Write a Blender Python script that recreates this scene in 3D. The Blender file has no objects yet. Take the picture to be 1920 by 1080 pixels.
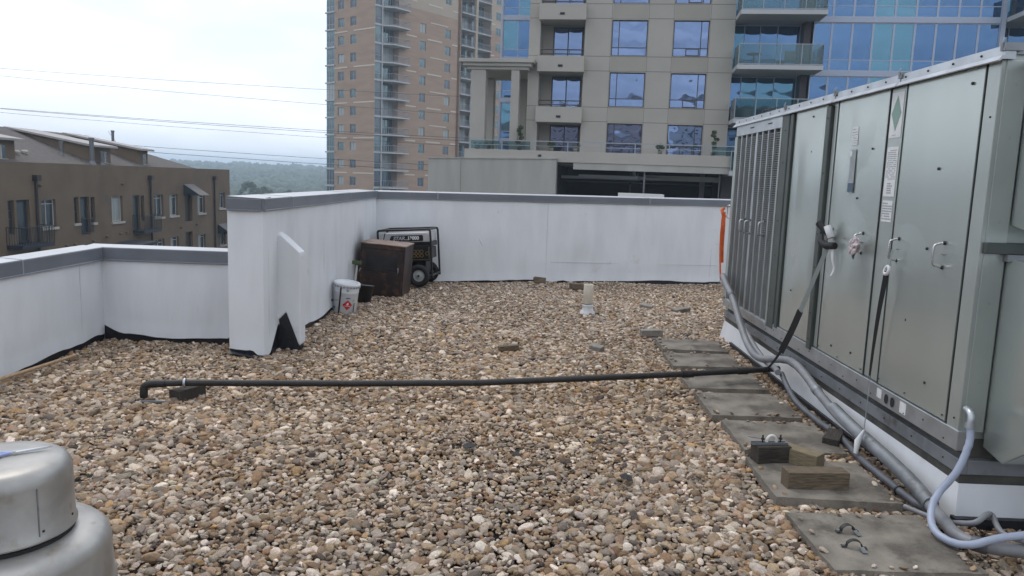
import bpy, bmesh, math, random
import numpy as np
from mathutils import Matrix, Vector, Euler

rnd = random.Random(7)
nrs = np.random.RandomState(11)
R = math.radians
scene = bpy.context.scene
COL = scene.collection

# ------------------------------------------------------------------ camera
CAM_H, PITCH, ROLL, YAW, FPX = 1.62, R(8.05), R(2.0), R(-0.6), 1430.0
fwd = Vector((math.sin(YAW) * math.cos(PITCH), math.cos(YAW) * math.cos(PITCH), -math.sin(PITCH)))
r0 = fwd.cross(Vector((0, 0, 1))).normalized()
u0 = r0.cross(fwd)
cright = r0 * math.cos(ROLL) + u0 * math.sin(ROLL)
cup = -r0 * math.sin(ROLL) + u0 * math.cos(ROLL)
cam_d = bpy.data.cameras.new('camera')
cam_d.sensor_width = 36.0
cam_d.lens = FPX / 1920.0 * 36.0
cam_d.clip_start = 0.05
cam_d.clip_end = 20000
cam = bpy.data.objects.new('camera', cam_d)
COL.objects.link(cam)
cam.matrix_world = Matrix(((cright.x, cup.x, -fwd.x, 0), (cright.y, cup.y, -fwd.y, 0), (cright.z, cup.z, -fwd.z, CAM_H), (0, 0, 0, 1)))
scene.camera = cam

# ------------------------------------------------------------------ sky, sun, exposure
SUN_EL, SUN_AZ = R(58), R(-35)          # azimuth from +Y towards +X
world = bpy.data.worlds.new('World')
scene.world = world
world.use_nodes = True
wn, wl = world.node_tree.nodes, world.node_tree.links
wn.clear()
wo = wn.new('ShaderNodeOutputWorld')
bg = wn.new('ShaderNodeBackground')
bg.inputs['Strength'].default_value = 0.125
sky = wn.new('ShaderNodeTexSky')
sky.sky_type = 'NISHITA'
sky.sun_disc = False
sky.sun_elevation = SUN_EL
sky.sun_rotation = SUN_AZ
sky.air_density = 1.0
sky.dust_density = 2.0
tc = wn.new('ShaderNodeTexCoord')
mp = wn.new('ShaderNodeMapping')
mp.inputs['Scale'].default_value = (1.0, 1.0, 2.6)
nz = wn.new('ShaderNodeTexNoise')
nz.inputs['Scale'].default_value = 3.2
nz.inputs['Detail'].default_value = 4.0
nz.inputs['Roughness'].default_value = 0.52
nz.inputs['Distortion'].default_value = 0.25
ra = wn.new('ShaderNodeMapRange')
ra.inputs['From Min'].default_value = 0.36
ra.inputs['From Max'].default_value = 0.62
ra.inputs['To Min'].default_value = 0.48
ra.inputs['To Max'].default_value = 1.0
mixc = wn.new('ShaderNodeMix')
mixc.data_type = 'RGBA'
mixc.inputs[7].default_value = (10.7, 11.2, 12.1, 1)
wl.new(tc.outputs['Generated'], mp.inputs['Vector'])
wl.new(mp.outputs['Vector'], nz.inputs['Vector'])
wl.new(nz.outputs['Fac'], ra.inputs['Value'])
wl.new(ra.outputs['Result'], mixc.inputs[0])
wl.new(sky.outputs['Color'], mixc.inputs[6])
wl.new(mixc.outputs[2], bg.inputs['Color'])
wl.new(bg.outputs['Background'], wo.inputs['Surface'])

sun_d = bpy.data.lights.new('sun', 'SUN')
sun_d.energy = 0.8
sun_d.angle = R(14)
sun_d.color = (1.0, 0.95, 0.88)
sun = bpy.data.objects.new('sun', sun_d)
COL.objects.link(sun)
sd = Vector((math.sin(SUN_AZ) * math.cos(SUN_EL), math.cos(SUN_AZ) * math.cos(SUN_EL), math.sin(SUN_EL)))
sun.rotation_euler = sd.to_track_quat('Z', 'Y').to_euler()
sun.location = (0, 0, 60)

scene.render.engine = 'CYCLES'
scene.view_settings.view_transform = 'Standard'
scene.view_settings.look = 'None'
scene.view_settings.exposure = -0.02
scene.view_settings.gamma = 1.0
scene.view_settings.use_curve_mapping = False
scene.cycles.use_denoising = True
scene.cycles.max_bounces = 6
scene.cycles.volume_bounces = 1

# ------------------------------------------------------------------ materials
MATS = {}
def mat(name, col, rough=0.6, metal=0.0, var=0.0, vscale=4.0, bump=0.0, bscale=40.0, col2=None, spec=0.5, stretch=None, detail=5.0, lo=0.35, hi=0.65, wear=None):
    """Principled material: base colour broken up by noise, fine bump.  wear=(colour, scale, threshold)"""
    m = bpy.data.materials.new(name)
    m.use_nodes = True
    n, l = m.node_tree.nodes, m.node_tree.links
    b = n['Principled BSDF']
    b.inputs['Roughness'].default_value = rough
    b.inputs['Metallic'].default_value = metal
    b.inputs['Specular IOR Level'].default_value = spec
    b.inputs['Base Color'].default_value = (*col, 1)
    t = n.new('ShaderNodeTexCoord')
    vec = t.outputs['Object']
    if stretch:
        mm = n.new('ShaderNodeMapping')
        mm.inputs['Scale'].default_value = stretch
        l.new(vec, mm.inputs['Vector'])
        vec = mm.outputs['Vector']
    out = None
    if var or col2:
        c2 = col2 or tuple(max(0, c * (1 - var)) for c in col)
        nn = n.new('ShaderNodeTexNoise')
        nn.inputs['Scale'].default_value = vscale
        nn.inputs['Detail'].default_value = detail
        l.new(vec, nn.inputs['Vector'])
        mr = n.new('ShaderNodeMapRange')
        mr.inputs['From Min'].default_value = lo
        mr.inputs['From Max'].default_value = hi
        l.new(nn.outputs['Fac'], mr.inputs['Value'])
        mx = n.new('ShaderNodeMix')
        mx.data_type = 'RGBA'
        mx.inputs[6].default_value = (*col, 1)
        mx.inputs[7].default_value = (*c2, 1)
        l.new(mr.outputs['Result'], mx.inputs[0])
        out = mx.outputs[2]
    if wear:
        nn = n.new('ShaderNodeTexNoise')
        nn.inputs['Scale'].default_value = wear[1]
        nn.inputs['Detail'].default_value = 9
        nn.inputs['Roughness'].default_value = 0.65
        l.new(t.outputs['Object'], nn.inputs['Vector'])
        mr = n.new('ShaderNodeMapRange')
        mr.inputs['From Min'].default_value = wear[2]
        mr.inputs['From Max'].default_value = wear[2] + 0.12
        l.new(nn.outputs['Fac'], mr.inputs['Value'])
        mx = n.new('ShaderNodeMix')
        mx.data_type = 'RGBA'
        if out:
            l.new(out, mx.inputs[6])
        else:
            mx.inputs[6].default_value = (*col, 1)
        mx.inputs[7].default_value = (*wear[0], 1)
        l.new(mr.outputs['Result'], mx.inputs[0])
        out = mx.outputs[2]
    if out:
        l.new(out, b.inputs['Base Color'])
    if bump:
        nb = n.new('ShaderNodeTexNoise')
        nb.inputs['Scale'].default_value = bscale
        nb.inputs['Detail'].default_value = 6
        l.new(vec, nb.inputs['Vector'])
        bp = n.new('ShaderNodeBump')
        bp.inputs['Strength'].default_value = bump
        bp.inputs['Distance'].default_value = 0.01
        l.new(nb.outputs['Fac'], bp.inputs['Height'])
        l.new(bp.outputs['Normal'], b.inputs['Normal'])
    MATS[name] = m
    return m

def glass_mat(name, col, metal=0.75, rough=0.03, wob=0.02, wscale=0.7, var=0.25):
    """coated window glass: tinted mirror with slightly uneven panes"""
    m = mat(name, col, rough, metal, var=var, vscale=0.35, lo=0.3, hi=0.7)
    n, l = m.node_tree.nodes, m.node_tree.links
    t = n.new('ShaderNodeTexCoord')
    nb = n.new('ShaderNodeTexNoise')
    nb.inputs['Scale'].default_value = wscale
    nb.inputs['Detail'].default_value = 1
    l.new(t.outputs['Object'], nb.inputs['Vector'])
    bp = n.new('ShaderNodeBump')
    bp.inputs['Strength'].default_value = 1.0
    bp.inputs['Distance'].default_value = wob
    l.new(nb.outputs['Fac'], bp.inputs['Height'])
    l.new(bp.outputs['Normal'], n['Principled BSDF'].inputs['Normal'])
    return m

def dark_patch(c, sc):
    # membrane colour darkened round c, fading outwards with a noisy edge
    m = MATS['membrane_dark_patch']; n, l = m.node_tree.nodes, m.node_tree.links; b = n['Principled BSDF']
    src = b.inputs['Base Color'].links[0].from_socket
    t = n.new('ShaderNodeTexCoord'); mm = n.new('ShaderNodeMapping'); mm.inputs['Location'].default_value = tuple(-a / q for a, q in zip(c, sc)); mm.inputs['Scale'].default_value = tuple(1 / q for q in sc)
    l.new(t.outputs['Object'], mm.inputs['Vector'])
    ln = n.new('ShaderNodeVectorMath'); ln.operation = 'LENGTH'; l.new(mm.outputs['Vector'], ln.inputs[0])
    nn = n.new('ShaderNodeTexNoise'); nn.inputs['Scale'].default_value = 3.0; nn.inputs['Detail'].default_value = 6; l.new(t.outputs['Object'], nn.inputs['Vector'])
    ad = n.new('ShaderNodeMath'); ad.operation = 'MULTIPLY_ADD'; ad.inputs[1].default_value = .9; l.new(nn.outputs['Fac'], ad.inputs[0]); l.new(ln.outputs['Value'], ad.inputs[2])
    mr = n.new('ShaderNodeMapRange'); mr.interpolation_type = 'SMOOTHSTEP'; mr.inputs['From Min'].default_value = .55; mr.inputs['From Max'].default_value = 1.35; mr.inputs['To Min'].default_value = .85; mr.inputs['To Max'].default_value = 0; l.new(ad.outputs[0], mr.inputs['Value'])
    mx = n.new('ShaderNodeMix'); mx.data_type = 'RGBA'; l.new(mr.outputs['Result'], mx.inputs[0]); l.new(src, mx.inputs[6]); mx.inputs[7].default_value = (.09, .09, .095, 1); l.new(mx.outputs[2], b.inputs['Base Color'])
mat('membrane', (0.69, 0.71, 0.735), 0.55, var=0.11, vscale=1.5, stretch=(3, 3, .8), bump=0.16, bscale=9, wear=((0.52, 0.52, 0.50), 2.4, 0.64), lo=.42, hi=.75)
mat('membrane_dark_patch', (0.69, 0.71, 0.735), 0.55, var=0.11, vscale=1.5, stretch=(3, 3, .8), bump=0.16, bscale=9, wear=((0.52, 0.52, 0.50), 2.4, 0.64), lo=.42, hi=.75)
dark_patch((0.0, 3.95, .50), (.8, .62, .62))
mat('membrane_seam', (0.62, 0.64, 0.66), 0.6, var=0.15, vscale=5)
mat('flashing', (0.012, 0.013, 0.018), 0.45, bump=0.4, bscale=30)
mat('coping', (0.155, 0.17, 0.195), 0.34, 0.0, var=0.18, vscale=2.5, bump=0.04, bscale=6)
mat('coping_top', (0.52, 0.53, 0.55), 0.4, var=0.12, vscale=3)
mat('coping_joint', (0.26, 0.27, 0.30), 0.35)
mat('concrete_old', (0.245, 0.218, 0.182), 0.92, var=0.45, vscale=6.5, bump=0.6, bscale=90, wear=((0.085, 0.075, 0.062), 4.5, 0.53))
mat('unit_paint', (0.49, 0.535, 0.51), 0.24, 0.6, var=0.10, vscale=1.0, stretch=(1.6, 1.6, .5), bump=0.03, bscale=1.5, wear=((0.40, 0.43, 0.405), 1.8, 0.66))
mat('unit_frame', (0.44, 0.48, 0.46), 0.32, 0.5, var=0.16, vscale=2.0, bump=0.04, bscale=5)
mat('unit_dark', (0.075, 0.090, 0.083), 0.45, 0.2, var=0.25, vscale=4)
mat('gasket_grey', (0.05, 0.058, 0.055), 0.6)
mat('galvanised', (0.52, 0.55, 0.58), 0.36, 0.75, var=0.22, vscale=7, bump=0.05, bscale=30)
mat('galvanised_dull', (0.27, 0.29, 0.31), 0.5, 0.5, var=0.3, vscale=6, bump=0.08, bscale=20, wear=((0.12, 0.12, 0.115), 5, 0.56))
mat('fin_metal', (0.25, 0.265, 0.26), 0.45, 0.3)
mat('coil_dark', (0.02, 0.022, 0.022), 0.7)
mat('bolt_dark', (0.03, 0.03, 0.03), 0.5, 0.4)
mat('steel', (0.62, 0.63, 0.64), 0.25, 0.9, var=0.15, vscale=20)
mat('black_gap', (0.012, 0.012, 0.013), 0.8)
mat('curb_dirty', (0.10, 0.095, 0.085), 0.8, var=0.5, vscale=5, bump=0.3, bscale=25)
mat('label_white', (0.70, 0.71, 0.71), 0.5, var=0.1, vscale=30)
mat('label_grey', (0.33, 0.37, 0.38), 0.5, var=0.2, vscale=20)
mat('label_ink', (0.30, 0.32, 0.34), 0.6)
mat('label_green', (0.20, 0.31, 0.27), 0.5)
mat('label_blue', (0.05, 0.09, 0.14), 0.5)
mat('hose_grey', (0.225, 0.23, 0.245), 0.45, var=0.22, vscale=10, bump=0.05, bscale=60)
mat('hose_dark', (0.105, 0.112, 0.128), 0.5, var=0.25, vscale=12)
mat('conduit_light', (0.34, 0.385, 0.49), 0.42, var=0.12, vscale=14)
mat('cord_white', (0.66, 0.65, 0.62), 0.6)
mat('strap_black', (0.014, 0.014, 0.016), 0.7, bump=0.3, bscale=200)
mat('strap_white', (0.62, 0.63, 0.64), 0.6, var=0.1, vscale=30)
mat('strap_clear', (0.25, 0.28, 0.27), 0.55)
mat('orange_web', (0.80, 0.15, 0.03), 0.6, var=0.25, vscale=30, bump=0.3, bscale=200)
mat('plastic_bag', (0.62, 0.53, 0.54), 0.35, var=0.4, vscale=60, bump=0.8, bscale=60)
mat('iron_pipe', (0.022, 0.020, 0.020), 0.5, 0.1, var=0.4, vscale=9, bump=0.2, bscale=70, wear=((0.07, 0.05, 0.042), 9, 0.62))
mat('timber_grey', (0.170, 0.130, 0.085), 0.85, var=0.55, vscale=6, stretch=(3, 28, 28), bump=0.5, bscale=9)
mat('timber_dark', (0.060, 0.050, 0.040), 0.88, var=0.6, vscale=5, stretch=(3, 25, 25), bump=0.5, bscale=8)
mat('timber_fresh', (0.245, 0.195, 0.12), 0.8, var=0.45, vscale=6, stretch=(3, 30, 30), bump=0.4, bscale=9)
mat('pole_wood', (0.48, 0.33, 0.19), 0.65, var=0.35, vscale=8, stretch=(20, 2, 20))
mat('rust_metal', (0.040, 0.022, 0.019), 0.45, 0.2, col2=(0.018, 0.014, 0.015), vscale=4, bump=0.15, bscale=18, wear=((0.11, 0.050, 0.030), 5, 0.54))
mat('rust_top', (0.34, 0.25, 0.21), 0.42, 0.4, col2=(0.17, 0.10, 0.07), vscale=5, bump=0.1, bscale=14)
mat('rust_panel', (0.028, 0.026, 0.030), 0.4, 0.3, var=0.5, vscale=6)
mat('generator_black', (0.012, 0.012, 0.014), 0.4, var=0.3, vscale=10)
mat('generator_silver', (0.55, 0.55, 0.56), 0.35, 0.3, var=0.1, vscale=8)
mat('tyre', (0.014, 0.014, 0.015), 0.75, bump=0.3, bscale=80)
mat('rim_grey', (0.46, 0.48, 0.50), 0.45, var=0.15, vscale=14)
mat('gold', (0.30, 0.20, 0.05), 0.4, 0.4)
mat('bucket_white', (0.66, 0.68, 0.70), 0.4, var=0.1, vscale=9, wear=((0.40, 0.40, 0.40), 9, 0.64))
mat('ink_red', (0.52, 0.02, 0.03), 0.45)
mat('ink_black', (0.015, 0.016, 0.02), 0.5)
mat('ink_blue', (0.06, 0.10, 0.28), 0.5)
mat('pvc', (0.62, 0.57, 0.47), 0.5, var=0.15, vscale=9)
mat('lead_white', (0.62, 0.63, 0.64), 0.5, var=0.2, vscale=14)
mat('aluminium', (0.44, 0.43, 0.41), 0.45, 0.7, var=0.3, vscale=6, bump=0.16, bscale=7, wear=((0.30, 0.265, 0.22), 7, 0.56))
mat('scissor_blue', (0.30, 0.36, 0.62), 0.4)
mat('stone_grey', (0.27, 0.25, 0.22), 0.9, var=0.3, vscale=20, bump=0.5, bscale=60)
mat('deck_dark', (0.045, 0.038, 0.030), 0.95, var=0.5, vscale=60)
# buildings
mat('stucco_brown', (0.172, 0.129, 0.090), 0.9, var=0.16, vscale=0.6, bump=0.2, bscale=6, wear=((0.125, 0.098, 0.070), 0.35, 0.55))
mat('shingle', (0.115, 0.104, 0.098), 0.9, var=0.25, vscale=3.0, stretch=(1, 1, 9), bump=0.3, bscale=5)
mat('fascia', (0.34, 0.32, 0.31), 0.6, var=0.1, vscale=2)
mat('iron_blue', (0.030, 0.040, 0.055), 0.5, 0.2)
mat('downpipe', (0.035, 0.032, 0.034), 0.5, 0.2)
mat('flue', (0.15, 0.155, 0.17), 0.45, 0.4)
mat('sill_pale', (0.44, 0.42, 0.38), 0.8)
mat('frame_pale', (0.46, 0.47, 0.47), 0.6)
mat('door_dark', (0.020, 0.017, 0.016), 0.5)
mat('shade_pale', (0.34, 0.37, 0.37), 0.35, 0.1, var=0.12, vscale=1.2, stretch=(6, 6, 1))
glass_mat('glass_house', (0.13, 0.155, 0.18), 0.5, 0.06, var=0.5)
mat('brick_tower', (0.375, 0.268, 0.200), 0.9, var=0.14, vscale=0.25, stretch=(1, 1, 5), bump=0.0)
mat('brick_pale', (0.43, 0.36, 0.285), 0.9, var=0.1, vscale=0.4)
mat('band_stone', (0.58, 0.52, 0.45), 0.85)
mat('slab_pale', (0.46, 0.46, 0.47), 0.8, var=0.1, vscale=0.5)
mat('rail_grey', (0.30, 0.33, 0.37), 0.5, 0.2)
mat('tower_frame', (0.23, 0.27, 0.28), 0.5, 0.2)
glass_mat('glass_tower', (0.16, 0.23, 0.25), 0.6, 0.05, var=0.55)
mat('stone_beige', (0.405, 0.380, 0.342), 0.88, var=0.09, vscale=0.5, bump=0.1, bscale=8)
mat('stone_beige_inset', (0.36, 0.336, 0.296), 0.88, var=0.08, vscale=0.6)
mat('joint_dark', (0.14, 0.12, 0.10), 0.9)
mat('frame_bronze', (0.055, 0.052, 0.055), 0.5, 0.2)
glass_mat('glass_blue', (0.19, 0.265, 0.44), 0.85, 0.02, wob=0.04, wscale=0.8, var=0.25)
glass_mat('glass_teal', (0.085, 0.20, 0.30), 0.8, 0.03, wob=0.03, var=0.35)
glass_mat('glass_deep', (0.095, 0.185, 0.34), 0.85, 0.02, wob=0.03, var=0.25)
glass_mat('glass_grey_teal', (0.11, 0.24, 0.33), 0.8, 0.03, wob=0.03, var=0.15)
mat('mullion_white', (0.36, 0.40, 0.50), 0.45, 0.2)
mat('garage_concrete', (0.39, 0.375, 0.345), 0.9, var=0.13, vscale=0.6, stretch=(3, 3, 0.5), bump=0.1, bscale=5)
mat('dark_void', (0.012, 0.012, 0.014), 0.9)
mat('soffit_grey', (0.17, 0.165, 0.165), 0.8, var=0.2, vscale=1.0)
mat('duct_grey', (0.26, 0.27, 0.29), 0.5, 0.2)
mat('wire', (0.03, 0.03, 0.032), 0.6)
mat('bark', (0.07, 0.055, 0.042), 0.9, var=0.3, vscale=4)
mat('leaf_a', (0.060, 0.095, 0.035), 0.7, col2=(0.035, 0.060, 0.022), vscale=0.8)
mat('leaf_b', (0.085, 0.115, 0.045), 0.7, col2=(0.05, 0.08, 0.03), vscale=0.8)
mat('wood_far', (0.040, 0.062, 0.034), 0.9, col2=(0.075, 0.095, 0.05), vscale=0.05)
mat('hill_far', (0.060, 0.075, 0.042), 0.95, col2=(0.10, 0.105, 0.07), vscale=0.01)
mat('city_ground', (0.12, 0.12, 0.105), 0.95, col2=(0.06, 0.08, 0.04), vscale=0.02)
mat('white_far', (0.70, 0.70, 0.68), 0.8)

# glass balustrade: thin real glass
gm = bpy.data.materials.new('balustrade_glass')
gm.use_nodes = True
_n, _l = gm.node_tree.nodes, gm.node_tree.links
_n.clear()
_o = _n.new('ShaderNodeOutputMaterial'); _m = _n.new('ShaderNodeMixShader'); _t = _n.new('ShaderNodeBsdfTransparent'); _g = _n.new('ShaderNodeBsdfGlossy'); _f = _n.new('ShaderNodeFresnel')
_t.inputs['Color'].default_value = (0.50, 0.66, 0.68, 1)
_g.inputs['Color'].default_value = (0.8, 0.95, 1, 1)
_g.inputs['Roughness'].default_value = 0.04
_f.inputs['IOR'].default_value = 1.6
_l.new(_f.outputs[0], _m.inputs[0]); _l.new(_t.outputs[0], _m.inputs[1]); _l.new(_g.outputs[0], _m.inputs[2]); _l.new(_m.outputs[0], _o.inputs[0])
MATS['balustrade_glass'] = gm

# ------------------------------------------------------------------ mesh builder
class MB:
    def __init__(s, M=None):
        s.v, s.f, s.sm, s.mi = [], [], [], []
        s.M = M
        s.cur = 0
    def add(s, vs, fs, smooth=False):
        b = len(s.v)
        for p in vs:
            p = Vector(p)
            if s.M is not None:
                p = s.M @ p
            s.v.append((p.x, p.y, p.z))
        for f in fs:
            s.f.append(tuple(b + i for i in f))
            s.sm.append(smooth)
            s.mi.append(s.cur)
        return s
    def box(s, x0, x1, y0, y1, z0, z1):
        return s.add([(x0, y0, z0), (x1, y0, z0), (x1, y1, z0), (x0, y1, z0), (x0, y0, z1), (x1, y0, z1), (x1, y1, z1), (x0, y1, z1)],
                     [(0, 3, 2, 1), (4, 5, 6, 7), (0, 1, 5, 4), (1, 2, 6, 5), (2, 3, 7, 6), (3, 0, 4, 7)])
    def obox(s, c, size, rot=(0, 0, 0)):
        E_ = Euler(rot).to_matrix()
        hx, hy, hz = size[0] / 2, size[1] / 2, size[2] / 2
        vs = [Vector(c) + E_ @ Vector(p) for p in [(-hx, -hy, -hz), (hx, -hy, -hz), (hx, hy, -hz), (-hx, hy, -hz), (-hx, -hy, hz), (hx, -hy, hz), (hx, hy, hz), (-hx, hy, hz)]]
        return s.add(vs, [(0, 3, 2, 1), (4, 5, 6, 7), (0, 1, 5, 4), (1, 2, 6, 5), (2, 3, 7, 6), (3, 0, 4, 7)])
    def prism(s, poly, axis, a, b):
        """2-D polygon extruded along axis ('x': poly=(y,z), 'y': (x,z), 'z': (x,y))"""
        def P(p, t):
            return {'x': (t, p[0], p[1]), 'y': (p[0], t, p[1]), 'z': (p[0], p[1], t)}[axis]
        n = len(poly)
        vs = [P(p, a) for p in poly] + [P(p, b) for p in poly]
        fs = [tuple(range(n - 1, -1, -1)), tuple(range(n, 2 * n))] + [(i, (i + 1) % n, n + (i + 1) % n, n + i) for i in range(n)]
        return s.add(vs, fs)
    def cyl(s, p0, p1, r, n=12, r1=None, cap=True):
        return s.tube([p0, p1], [r, r if r1 is None else r1], n, cap)
    def tube(s, path, r, n=10, cap=True):
        path = [Vector(p) for p in path]
        k = len(path)
        rs = r if isinstance(r, (list, tuple)) else [r] * k
        d0 = (path[1] - path[0]).normalized()
        a = d0.orthogonal().normalized()
        vs, fs = [], []
        prev = d0
        for i, p in enumerate(path):
            if i == 0: d = d0
            elif i == k - 1: d = (path[-1] - path[-2]).normalized()
            else: d = ((path[i + 1] - p).normalized() + (p - path[i - 1]).normalized()).normalized()
            q = prev.rotation_difference(d)
            a = (q @ a).normalized()
            prev = d
            b = d.cross(a)
            for j in range(n):
                t = 2 * math.pi * j / n
                vs.append(p + (a * math.cos(t) + b * math.sin(t)) * rs[i])
        for i in range(k - 1):
            for j in range(n):
                fs.append((i * n + j, i * n + (j + 1) % n, (i + 1) * n + (j + 1) % n, (i + 1) * n + j))
        s.add(vs, fs, True)
        if cap:
            s.add(vs[:n], [tuple(range(n - 1, -1, -1))])
            s.add(vs[-n:], [tuple(range(n))])
        return s
    def lathe(s, prof, n=40, c=(0, 0, 0), smooth=True):
        vs, fs = [], []
        for (r, z) in prof:
            for j in range(n):
                t = 2 * math.pi * j / n
                vs.append((c[0] + r * math.cos(t), c[1] + r * math.sin(t), c[2] + z))
        for i in range(len(prof) - 1):
            for j in range(n):
                fs.append((i * n + j, i * n + (j + 1) % n, (i + 1) * n + (j + 1) % n, (i + 1) * n + j))
        return s.add(vs, fs, smooth)
    def torus(s, c, R_, r, axis='y', n=24, m=8):
        pts = []
        vs, fs = [], []
        for i in range(n):
            t = 2 * math.pi * i / n
            for j in range(m):
                u = 2 * math.pi * j / m
                a, b, h = (R_ + r * math.cos(u)) * math.cos(t), (R_ + r * math.cos(u)) * math.sin(t), r * math.sin(u)
                p = {'y': (a, h, b), 'z': (a, b, h), 'x': (h, a, b)}[axis]
                vs.append((c[0] + p[0], c[1] + p[1], c[2] + p[2]))
        for i in range(n):
            for j in range(m):
                fs.append((i * m + j, ((i + 1) % n) * m + j, ((i + 1) % n) * m + (j + 1) % m, i * m + (j + 1) % m))
        return s.add(vs, fs, True)
    def mesh(s, name, m):
        me = bpy.data.meshes.new(name)
        me.from_pydata(s.v, [], s.f)
        me.polygons.foreach_set('use_smooth', s.sm)
        for mm in (m if isinstance(m, (list, tuple)) else [m]):
            me.materials.append(MATS[mm])
        if any(s.mi):
            me.polygons.foreach_set('material_index', s.mi)
        bm = bmesh.new(); bm.from_mesh(me)
        bmesh.ops.recalc_face_normals(bm, faces=bm.faces)
        bm.to_mesh(me); bm.free()
        me.update()
        return me
    def build(s, name, m, parent=None, bevel=0.0, world=False, seg=2):
        me = s.mesh(name, m)
        if world and parent is not None:
            me.transform(Matrix.Translation(-parent.location))
        o = link(name, me, parent)
        if bevel:
            add_bevel(o, bevel, seg)
        return o

def add_bevel(o, w, seg=2):
    b = o.modifiers.new('bevel', 'BEVEL')
    b.width = w; b.segments = seg; b.limit_method = 'ANGLE'; b.angle_limit = R(40)
    b.harden_normals = False

def link(name, data, parent=None, loc=None, rot=None):
    o = bpy.data.objects.new(name, data)
    COL.objects.link(o)
    if parent is not None: o.parent = parent
    if loc is not None: o.location = loc
    if rot is not None: o.rotation_euler = rot
    return o

def tag(o, label=None, cat=None, group=None, kind=None):
    if label: o['label'] = label
    if cat: o['category'] = cat
    if group: o['group'] = group
    if kind: o['kind'] = kind
    return o

def thing(name, loc, label, cat, group=None, rotz=0.0, rot=None):
    o = link(name, None, None, loc, rot or (0, 0, rotz))
    o.empty_display_size = 0.1
    return tag(o, label, cat, group, 'thing')

def smooth_path(pts, sub=6):
    """Catmull-Rom through the points"""
    P = [Vector(p) for p in pts]
    out = []
    for i in range(len(P) - 1):
        p0, p1, p2, p3 = P[max(i - 1, 0)], P[i], P[i + 1], P[min(i + 2, len(P) - 1)]
        for k in range(sub):
            t = k / sub
            out.append(0.5 * ((2 * p1) + (p2 - p0) * t + (2 * p0 - 5 * p1 + 4 * p2 - p3) * t * t + (3 * p1 - p0 - 3 * p2 + p3) * t ** 3))
    out.append(P[-1])
    return out

def text_mesh(name, body, size, m, parent, loc, rot, extrude=0.001, shear=0.0, bold=0.0):
    cu = bpy.data.curves.new(name, 'FONT')
    cu.body = body; cu.size = size; cu.extrude = extrude; cu.shear = shear; cu.offset = bold
    cu.align_x = 'CENTER'; cu.align_y = 'CENTER'
    tmp = bpy.data.objects.new(name, cu)
    COL.objects.link(tmp)
    dg = bpy.context.evaluated_depsgraph_get()
    me = bpy.data.meshes.new_from_object(tmp.evaluated_get(dg))
    bpy.data.objects.remove(tmp)
    me.materials.clear(); me.materials.append(MATS[m])
    return link(name, me, parent, loc, rot)

# ------------------------------------------------------------------ value noise for shapes
def vnoise(x, y, seed=0):
    xi, yi = np.floor(x).astype(int), np.floor(y).astype(int)
    xf, yf = x - xi, y - yi
    xf, yf = xf * xf * (3 - 2 * xf), yf * yf * (3 - 2 * yf)
    def h(a, b):
        n = (a * 374761393 + b * 668265263 + seed * 1442695041) & 0x7fffffff
        n = ((n ^ (n >> 13)) * 1274126177) & 0x7fffffff
        return ((n ^ (n >> 16)) & 0xffff) / 65535.0
    return (h(xi, yi) * (1 - xf) + h(xi + 1, yi) * xf) * (1 - yf) + (h(xi, yi + 1) * (1 - xf) + h(xi + 1, yi + 1) * xf) * yf

# ================================================================== THE ROOF WE STAND ON
FAR_A, FAR_S = 11.75, 0.22
def far_y(x): return FAR_A + FAR_S * (x + 2.25)
deck = MB().prism([(-4.3, -3), (7.5, -3), (7.5, far_y(7.5) + .3), (-2.5, far_y(-2.5) + .3), (-2.5, 7.4), (-4.3, 7.4)], 'z', -19.5, -0.045).build('roof_deck', 'deck_dark')
tag(deck, 'dark roof deck under the loose river gravel', kind='structure')

# ---- pebbles -------------------------------------------------------
PAVERS = [(1.435, 2.075, 7.35, 7.90), (1.40, 2.04, 6.68, 7.22), (1.39, 2.03, 5.96, 6.48), (1.395, 2.03, 5.24, 5.82), (1.42, 2.05, 4.53, 5.11), (1.375, 2.03, 3.79, 4.38), (1.375, 2.035, 3.07, 3.65)]
SP = 0.0212
gx, gy = np.meshgrid(np.arange(-4.05, 5.6, SP), np.arange(0.6, 13.4, SP))
gx, gy = gx.ravel(), gy.ravel()
gx = gx + nrs.uniform(-.55, .55, gx.size) * SP
gy = gy + nrs.uniform(-.55, .55, gy.size) * SP
keep = (gx > -3.95) & ((gy < 7.1) | (gx > -2.25)) & (gy < far_y(gx) - .01) & ~((gx > -2.57) & (gx < -2.25) & (gy > 6.6))
keep &= ~((gx > 2.24) & (gy > 3.85) & (gy < 8.25))
keep &= ~((gx > 3.4) & (gy < 8.2))
keep &= ~((gx < -1.0) & (gy < 1.2))
keep &= ~((gx > -2.25) & (gx < -2.03) & (gy > 6.96) & (gy < 7.12))
keep &= ~((gx + 1.80) ** 2 + (gy - 2.53) ** 2 < .29 ** 2)
inner = np.zeros(gx.size, bool)
for (a, b, c, d) in PAVERS:
    inner |= (gx > a + .004) & (gx < b - .004) & (gy > c + .004) & (gy < d - .004)
edge_d = np.full(gx.size, 9.)
for (a, b, c, d) in PAVERS:
    edge_d = np.where((gx > a) & (gx < b) & (gy > c) & (gy < d), np.minimum(np.minimum(gx - a, b - gx), np.minimum(gy - c, d - gy)), edge_d)
spill = (nrs.uniform(0, 1, gx.size) < .10) & (edge_d < .045) & (edge_d > .012)
keep &= ~inner | spill
gx, gy = gx[keep], gy[keep]
N = gx.size
und = (vnoise(gx * 1.3, gy * 1.3, 3) - .5) * .045 + (vnoise(gx * 5, gy * 5, 5) - .5) * .016
und = und + .045 * np.exp(-((gx + 2.62) ** 2 + (gy - 5.06) ** 2) / .02)
gz = und - .022 + nrs.uniform(-.018, .010, N)
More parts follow.
